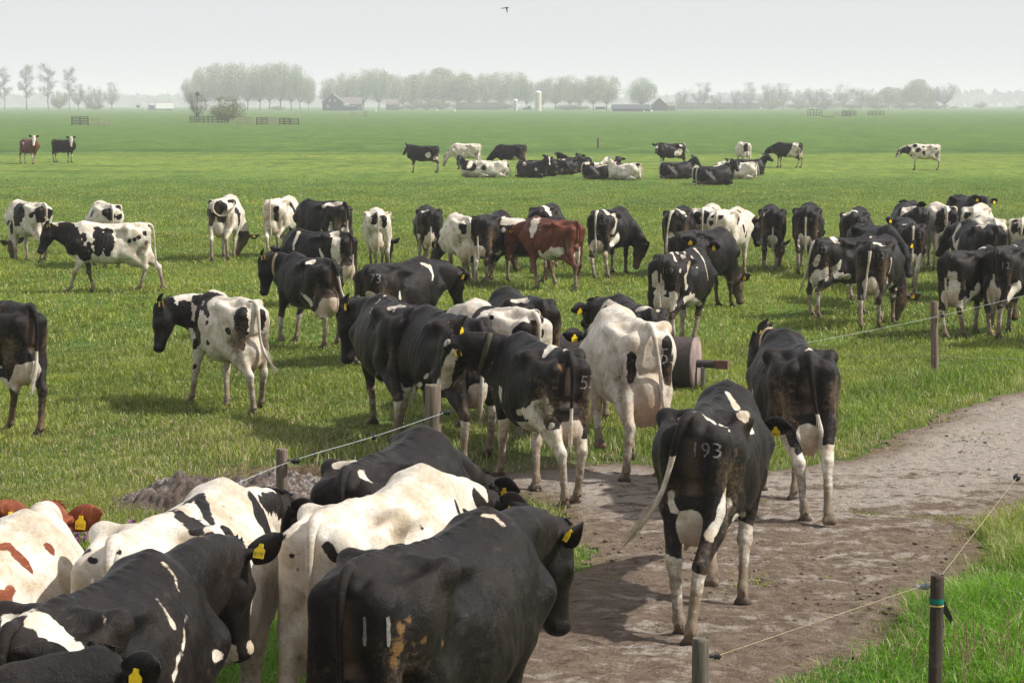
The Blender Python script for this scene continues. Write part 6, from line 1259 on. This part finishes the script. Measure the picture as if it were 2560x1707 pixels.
silo(1236, 1100, 1.6, 9.0, M_CREAM, 'tall cream coloured feed silo with white dome'); silo(1184, 1100, 1.15, 5.2, plain('silo_grey', (.42, .42, .43), .6, .1, 1), 'shorter grey silo left of the tall cream one')
r_ = empty('tractor', (at(1211, 1080), 1080, 0)); tag(r_, 'dark farm tractor parked between the two silos', 'tractor')
boxes('hood', [(-2.2, .2, -.6, .6, .8, 1.7)], M_TRUCKB, r_); boxes('cabin', [(.2, 1.7, -.8, .8, .8, 2.5)], M_TRUCKB, r_)
for (x, rr_) in ((-1.6, .45), (1.1, .8)):
    p, f = tube([V3(x, -.95, rr_), V3(x, 0, rr_), V3(x, .95, rr_)], [rr_] * 3, 16); link('wheel', np_mesh('wheel', p, f), M_TYRE, r_)
r_ = empty('farm_wagon', (at(1378, 1060), 1060, 0)); tag(r_, 'dark implement parked in front of the trees right of the tall silo', 'wagon')
boxes('box', [(-2.4, 2.4, -1, 1, .9, 2.2)], M_TRUCKB, r_); boxes('drawbar', [(-3.6, -2.4, -.1, .1, .8, 1.0)], M_TYRE, r_)
for x in (-1.5, 1.5):
    p, f = tube([V3(x, -1.05, .45), V3(x, 0, .45), V3(x, 1.05, .45)], [.45] * 3, 14); link('wheel', np_mesh('wheel', p, f), M_TYRE, r_)
# lorry
yt = 1180.; r_ = empty('lorry', (at(375, yt), yt, 0)); tag(r_, 'white articulated lorry with blue cab driving left on the far road', 'lorry'); k = yt / FD
r_.rotation_euler = (0, 0, math.radians(20)); x0, x1 = (361 - 375) * k, (402 - 375) * k
boxes('trailer', [(x0, x1, -1.25, 1.25, 1.0, 4.15)], M_WHT, r_); boxes('roof_stripe', [(x0 - .02, x1 + .02, -1.27, 1.27, 4.16, 4.4)], M_TRUCKR, r_); boxes('chassis', [(x0, x1 - .2, -1, 1, .55, .98)], M_TYRE, r_)
cx0, cx1 = (346 - 375) * k, (358 - 375) * k
boxes('cab', [(cx0, cx1, -1.2, 1.2, .5, 2.9)], M_TRUCKB, r_); boxes('wind_deflector', [(cx0 + .5, cx1 + .1, -1.1, 1.1, 2.92, 3.6)], M_WHT, r_)
boxes('windscreen', [(cx0 - .04, cx0 - .005, -1.0, 1.0, 1.7, 2.6)], M_GLASS, r_)
for x in (cx0 + .8, cx1 + .2, x1 - 2.6, x1 - 1.4):
    p, f = tube([V3(x, -1.3, .5), V3(x, 0, .5), V3(x, 1.3, .5)], [.5] * 3, 14); link('wheel', np_mesh('wheel', p, f), M_TYRE, r_)
for px, lab in ((322, 'blue road sign beside the far road left of the lorry'),):
    r_ = empty('road_sign', (at(px, 1150), 1150, 0)); tag(r_, lab, 'sign'); boxes('panel', [(-.9, .9, -.05, .05, 1.6, 2.9)], M_TRUCKB, r_); boxes('pole', [(-.06, .06, .06, .14, 0, 1.6)], M_TYRE, r_)
r_ = empty('lamp_post', (at(338, 1160), 1160, 0)); tag(r_, 'pale thin lamp post left of the lorry', 'lamp post'); boxes('mast', [(-.12, .12, -.1, .1, 0, 9)], M_WHT, r_); boxes('lamp_head', [(-.9, .12, -.15, .15, 9.02, 9.2)], M_WHT, r_)

# ---- trees
def tree_meshes(kind, seed):
    """returns trunk and crown mesh of a tree 1 unit tall"""
    r = random.Random(seed); nr = np.random.default_rng(seed)
    TPs = []; TFs = []; o = 0; tips = []
    def add(pts, rad, seg=5):
        nonlocal o
        p, f = tube(pts, rad, seg); TPs.append(p); TFs.append(f + o); o += len(p)
    if kind == 'bush':
        fork, spread, top, n1 = .06, .55, 1.0, 12
    elif kind == 'slim': fork, spread, top, n1 = .22, .16, 1.0, 16
    else: fork, spread, top, n1 = .17, .42, 1.0, 14
    base = V3(0, 0, 0); fk = V3(r.gauss(0, .01), r.gauss(0, .01), fork)
    tr = .018 if kind != 'slim' else .011
    add([base - V3(0, 0, .02), base + V3(0, 0, .02), fk * .6, fk], [tr * 1.3, tr * 1.05, tr * .9, tr * .8], 7)
    if kind == 'slim': add([fk, V3(.005, 0, .6), V3(0, .005, .97)], [tr * .8, tr * .5, .002], 5)
    for i in range(n1):
        a = 2 * math.pi * (i + r.random() * .7) / n1 * (1 if kind != 'slim' else 2.6)
        if kind == 'slim':
            z0 = fork + (.95 - fork) * (i / n1) * .9; st = V3(0, 0, z0); ln = spread * (1.15 - .5 * abs(i / n1 - .35)) * r.uniform(.7, 1.1)
            en = st + V3(math.cos(a) * ln, math.sin(a) * ln, .17 * r.uniform(.7, 1.2))
        else:
            st = fk; el = r.uniform(.12, 1.0); sp = spread * (1.1 - el * .75) * r.uniform(.8, 1.1)
            en = V3(math.cos(a) * sp, math.sin(a) * sp, fork + (top - fork) * (.35 + .6 * el) * r.uniform(.85, 1.0))
        mid = (st + en) / 2 + V3(math.cos(a) * .05, math.sin(a) * .05, -.03) * (1 if kind != 'slim' else .3)
        sp_ = spline([st, mid, en], 6); add(sp_, np.linspace(tr * .55, tr * .12, 7), 4)
        for q in range(7):
            b0 = sp_[r.randint(2, 6)]; d = unit(V3(r.gauss(0, 1), r.gauss(0, 1), abs(r.gauss(.6, .7)))) * r.uniform(.07, .16) * (1 if kind != 'slim' else .55)
            add([b0, b0 + d * .5 + V3(0, 0, .004), b0 + d], [tr * .2, tr * .13, tr * .05], 3); tips.append(b0 + d); tips.append(b0 + d * .6)
    tips = np.array(tips)
    # twigs and young leaves: many slivers around the branch tips, clumped
    m = {'poplar': 11000, 'bare': 4600, 'slim': 2600, 'bush': 6500, 'leafy': 12000}[kind]
    ci = nr.integers(0, len(tips), m); sg = .075 if kind in ('poplar', 'leafy', 'bush') else .045
    if kind == 'slim': sg = .022
    c0 = tips[ci] + nr.normal(0, sg, (m, 3)); 
    k = c0[:, 2] > fork * .85
    if kind != 'slim':
        az = np.arctan2(c0[:, 1], c0[:, 0]); wob = 1 + .10 * np.sin(az * 3 + seed) + .07 * np.sin(az * 5 + c0[:, 2] * 9)
        zc_, rz = (.56, .44) if kind != 'bush' else (.40, .60)
        k &= (np.hypot(c0[:, 0], c0[:, 1]) / (.50 * wob)) ** 2 + ((c0[:, 2] - zc_) / (rz * (1 + .04 * np.sin(az * 4)))) ** 2 < 1
    c0 = c0[k]; m = len(c0)
    leaf = nr.random(m) < (.15 if kind in ('bare', 'slim') else .75)
    d = nr.normal(0, 1, (m, 3)); d[:, 2] = np.abs(d[:, 2]) + .5; d /= np.linalg.norm(d, axis=1, keepdims=True)
    e = np.cross(d, nr.normal(0, 1, (m, 3))); e /= np.linalg.norm(e, axis=1, keepdims=True)
    ln = np.where(leaf, .0080, .020)[:, None]; wd = np.where(leaf, .0062, .0010)[:, None]
    if kind in ('bush', 'leafy'): ln *= 1.3; wd *= 1.5
    Q = np.stack([c0 - d * ln - e * wd, c0 - d * ln + e * wd, c0 + d * ln + e * wd, c0 + d * ln - e * wd], 1).reshape(-1, 3)
    F = np.arange(m * 4).reshape(-1, 4)
    tm = np_mesh('trunk', np.concatenate(TPs), np.concatenate(TFs)); cm = np_mesh('crown', Q, F, False)
    attr(cm, 'leaf', np.repeat(leaf.astype(float), 4)); cm['w'] = float(np.percentile(np.hypot(c0[:, 0], c0[:, 1]), 93) * 2); return tm, cm
def crown_mat(name, leafc, twigc):
    t = NT(name); c = t.coord(); g = t.mix(t.attr('leaf').outputs['Fac'], twigc, t.mix(t.mapr(t.noise(c, 5, 3), .4, .6), leafc, tuple(v * .65 for v in leafc)))
    t.set(Base_Color=g, Roughness=.8); return t.m
M_BARK = plain('bark', (.085, .075, .06), .9, .25, 3)
CM = {'poplar': crown_mat('crown_poplar', (.30, .37, .20), (.20, .20, .16)), 'bare': crown_mat('crown_bare', (.21, .22, .15), (.16, .15, .13)), 'slim': crown_mat('crown_slim', (.2, .16, .12), (.16, .125, .105)), 'bush': crown_mat('crown_bush', (.20, .23, .08), (.13, .115, .08)), 'leafy': crown_mat('crown_leafy', (.32, .39, .20), (.19, .20, .14))}
TM = {}
for kd, ns in (('poplar', 4), ('bare', 3), ('slim', 2), ('bush', 2), ('leafy', 2)):
    for q in range(ns):
        a, b = tree_meshes(kd, q * 13 + len(kd)); a.materials.append(M_BARK); b.materials.append(CM[kd]); TM[(kd, q)] = (a, b)
NK = {'poplar': 4, 'bare': 3, 'slim': 2, 'bush': 2, 'leafy': 2}
tcount = 0
def tree(px, y, htop, w, kind, label, group=None):
    """px column, y metres away, htop: pixel row of the top, w: crown width in the same pixels"""
    global tcount
    tcount += 1; q = tcount % NK[kind]; a, b = TM[(kind, q)]
    hgt = 3.5 + (HZ - htop) / FD * y
    nat = b['w'] * .92
    wm = w / FD * y
    name = {'poplar': 'poplar_tree', 'bare': 'bare_tree', 'slim': 'slender_tree', 'bush': 'bush', 'leafy': 'broadleaf_tree'}[kind]
    root = empty(name, (at(px, y), y, 0), (tcount * 2.4) % 6.28); sx = wm / nat; root.scale = (sx, sx, hgt)
    tag(root, label, 'bush' if kind == 'bush' else 'tree', group)
    link('trunk', a, None, root); link('crown', b, None, root)
GP = 'trees along the horizon'
for i, (px, tp, w) in enumerate([(17, 158, 32), (67, 150, 36), (117, 148, 38), (165, 156, 28)]):
    tree(px, 1250, tp, w, 'slim', ['slender pale tree nearest the left edge of the horizon', 'second slender tree from the left, standing apart', 'third slender tree from the left, above a round shrub', 'fourth slender tree from the left, thin and pale'][i], GP)
for px, tp, w, kd, lab in [(142, 204, 34, 'bush', 'round shrub between the slender trees on the left'), (186, 192, 34, 'bare', 'bare tree in the left clump, its first'), (207, 190, 34, 'bare', 'bare tree in the middle of the left clump'), (232, 198, 28, 'bare', 'thin bare tree right in the left clump'), (262, 188, 34, 'bare', 'leaning bare tree ending the left clump'), (222, 232, 40, 'bush', 'low scrub at the foot of the left clump')]:
    tree(px, 1230, tp, w, kd, lab, GP)
big = [(443, 176, 40), (476, 152, 62), (508, 144, 60), (540, 142, 60), (572, 142, 58), (600, 148, 50), (622, 144, 56), (647, 141, 60), (672, 145, 52), (692, 152, 50), (712, 178, 34)]
for i, (px, tp, w) in enumerate(big):
    tree(px, 1240 + (i % 3) * 12, tp, w, 'poplar', 'tall poplar in the big group left of the barn, %s from the left' % ['first', 'second', 'third', 'fourth', 'fifth', 'sixth', 'seventh', 'eighth', 'ninth', 'tenth', 'eleventh'][i], 'poplars left of the barn')
ORD = ['first', 'second', 'third', 'fourth', 'fifth', 'sixth', 'seventh', 'eighth']
def row(lst, y, kind, lab, grp):
    for i, (px, tp, w) in enumerate(lst): tree(px, y + (i % 3) * 14, tp, w, kind, '%s of the %s' % (ORD[i], lab), grp)
row([(762, 178, 50), (800, 165, 56), (836, 158, 62), (872, 157, 60), (905, 168, 50), (926, 176, 40)], 1290, 'poplar', 'broad poplars rising behind the barn', 'poplars behind the barn')
row([(950, 172, 46), (984, 158, 62), (1018, 156, 62), (1052, 159, 58), (1078, 172, 36)], 1330, 'leafy', 'pale leafing trees left of the gap in the middle', 'pale trees in the middle')
row([(1116, 168, 50), (1150, 163, 58), (1186, 163, 58), (1210, 176, 36)], 1330, 'poplar', 'rounded poplars behind the long low shed', 'poplars behind the shed')
row([(1245, 182, 40), (1276, 175, 56), (1308, 171, 58), (1330, 182, 34)], 1300, 'poplar', 'poplars right of the tall silo', 'poplars right of the silo')
row([(1362, 173, 50), (1392, 171, 56)], 1240, 'poplar', 'pair of full poplars above the implement', 'pair of poplars')
tree(1472, 1250, 176, 62, 'poplar', 'solitary fan shaped poplar above the low black shed', GP)
row([(1565, 204, 34), (1612, 188, 48), (1642, 206, 30), (1688, 204, 30), (1718, 188, 36), (1750, 206, 28)], 1400, 'bare', 'bare trees around the long stable', 'bare trees by the stable')
row([(1765, 190, 42), (1794, 190, 42), (1832, 202, 40), (1862, 200, 44), (1892, 203, 40), (1934, 184, 50), (1972, 200, 40)], 1400, 'bare', 'bare trees in the right hand wood', 'bare trees in the right wood')
row([(2002, 212, 44), (2036, 200, 44), (2066, 196, 50), (2100, 182, 50), (2128, 198, 40)], 1500, 'leafy', 'yellowish leafing trees in the right hand wood', 'leafing trees in the right wood')
tree(2164, 1500, 190, 66, 'bare', 'wide round crowned tree closing the right hand wood', GP)
row([(1585, 232, 60), (1650, 233, 60), (1700, 232, 56), (1770, 228, 60), (1830, 230, 64), (1890, 228, 64), (1950, 230, 60), (2010, 232, 60)], 1380, 'bush', 'grey shrubs massed under the right hand wood', 'shrubs under the right wood')
row([(2070, 230, 60), (2120, 232, 50), (2150, 236, 40)], 1420, 'bush', 'shrubs at the right end of the wood', 'shrubs under the right wood end')
row([(2186, 243, 16), (2246, 232, 26), (2338, 242, 20)], 1600, 'bush', 'small lone bushes on the far right horizon', 'lone bushes far right')
row([(980, 222, 60), (1012, 226, 50), (1160, 226, 44), (1300, 240, 50), (950, 232, 40)], 1240, 'bush', 'shrubs around the middle farmyard', 'farmyard shrubs')
row([(1060, 233, 40), (1085, 236, 36), (1112, 234, 40), (1140, 235, 34)], 1285, 'bush', 'shrubs in front of the long middle shed', 'shrubs before the middle shed')
row([(640, 243, 30), (1330, 238, 40), (915, 236, 30)], 1220, 'bush', 'low brown shrubs at the foot of the tree rows', 'low brown shrubs')
tree(456, 425, 206, 44, 'bare', 'small bare tree with a nest standing by the dark post and rail fence'); tree(526, 412, 220, 68, 'bush', 'round greening bush beside the small bare tree')
nst = sphere_mesh((0, 0, 0), .42, 8)
tag(link('nest', nst, plain('nest_twigs', (.10, .06, .03), .95, .4, 4), None, (at(458, 425), 425, 3.5 + (HZ - 216) / FD * 425)), 'brown bird nest in the top of the small bare tree', 'nest')

# distant woodland fading into the haze
def woods():
    r = np.random.default_rng(5); P = []; F = []; n = 9000
    x = r.uniform(-1500, 1500, n); y = r.uniform(3300, 4200, n); hb = 15 + 6 * fbm(x, y * 0, .012, 8, 3) + 8 * np.clip(x / 1500, 0, 1)
    z = r.uniform(0, 1, n) ** .7 * hb; s = r.uniform(5, 11, n)
    a = r.normal(0, 1, (n, 3)); b = r.normal(0, 1, (n, 3)); a /= np.linalg.norm(a, axis=1, keepdims=True); b -= a * (a * b).sum(1, keepdims=True); b /= np.linalg.norm(b, axis=1, keepdims=True)
    c = np.stack([x, y, z], 1); Q = np.stack([c - a * s[:, None], c + b * s[:, None] * .6, c + a * s[:, None], c - b * s[:, None] * .6], 1).reshape(-1, 3); Q[:, 2] = np.maximum(Q[:, 2], -.5)
    o = link('distant_woodland', np_mesh('woods', Q, np.arange(n * 4).reshape(-1, 4), False), plain('woods_far', (.07, .085, .05), .9, .3, .01, bump=0)); tag(o, 'far wooded horizon almost lost in the haze', 'woodland', kind='stuff')
woods()
# grazing sheep and geese: white dots near the farms
def sheep(px, y, lab):
    root = empty('sheep', (at(px, y), y, 0), px % 3); tag(root, lab, 'sheep', 'white sheep near the farms')
    f = Field((-.9, -.5, -.02), (.9, .5, 1.0), .06)
    f.ell((0, 0, .55), (.5, .24, .26), .05); f.cone((.42, 0, .65), (.66, 0, .72), .12, .09, .05); f.cone((.66, 0, .74), (.84, 0, .62), .09, .06, .03)
    for a in (-.3, .3):
        for b in (-.13, .13): f.cone((a, b, .45), (a, b, .02), .06, .04, .03)
    P, F = f.mesh(1); link('body', np_mesh('body', P, F), M_WHT, root)
for px, y, lab in ((1005, 1000, 'white sheep left of the middle farmyard'), (1045, 990, 'second white sheep before the middle shrubs'), (1385, 980, 'white sheep below the implement'), (1478, 930, 'white sheep below the low black shed'), (865, 1010, 'white sheep right of the barn'), (1495, 935, 'white sheep at the foot of the steep farmhouse')): sheep(px, y, lab)

# ------------------------------------------------------------------ haze
me = bpy.data.meshes.new('haze'); L_ = 12000
me.from_pydata([(x, y, z) for x in (-L_, L_) for y in (-200, 9500) for z in (-1.2, 48)], [], [(0, 1, 3, 2), (4, 6, 7, 5), (0, 4, 5, 1), (2, 3, 7, 6), (0, 2, 6, 4), (1, 5, 7, 3)])
hm = bpy.data.materials.new('haze_air'); hm.use_nodes = True; hn = hm.node_tree; hn.nodes.clear()
pv = hn.nodes.new('ShaderNodeVolumePrincipled'); pv.inputs['Color'].default_value = (.93, .93, 1.0, 1); pv.inputs['Density'].default_value = .00042; pv.inputs['Anisotropy'].default_value = 0
ho = hn.nodes.new('ShaderNodeOutputMaterial'); hn.links.new(pv.outputs[0], ho.inputs['Volume'])
hz = link('haze', me, hm); hz['kind'] = 'stuff'; hz['label'] = 'thin spring haze over the whole polder'; hz['category'] = 'haze'
print('done', round(time.time() - T0, 1))
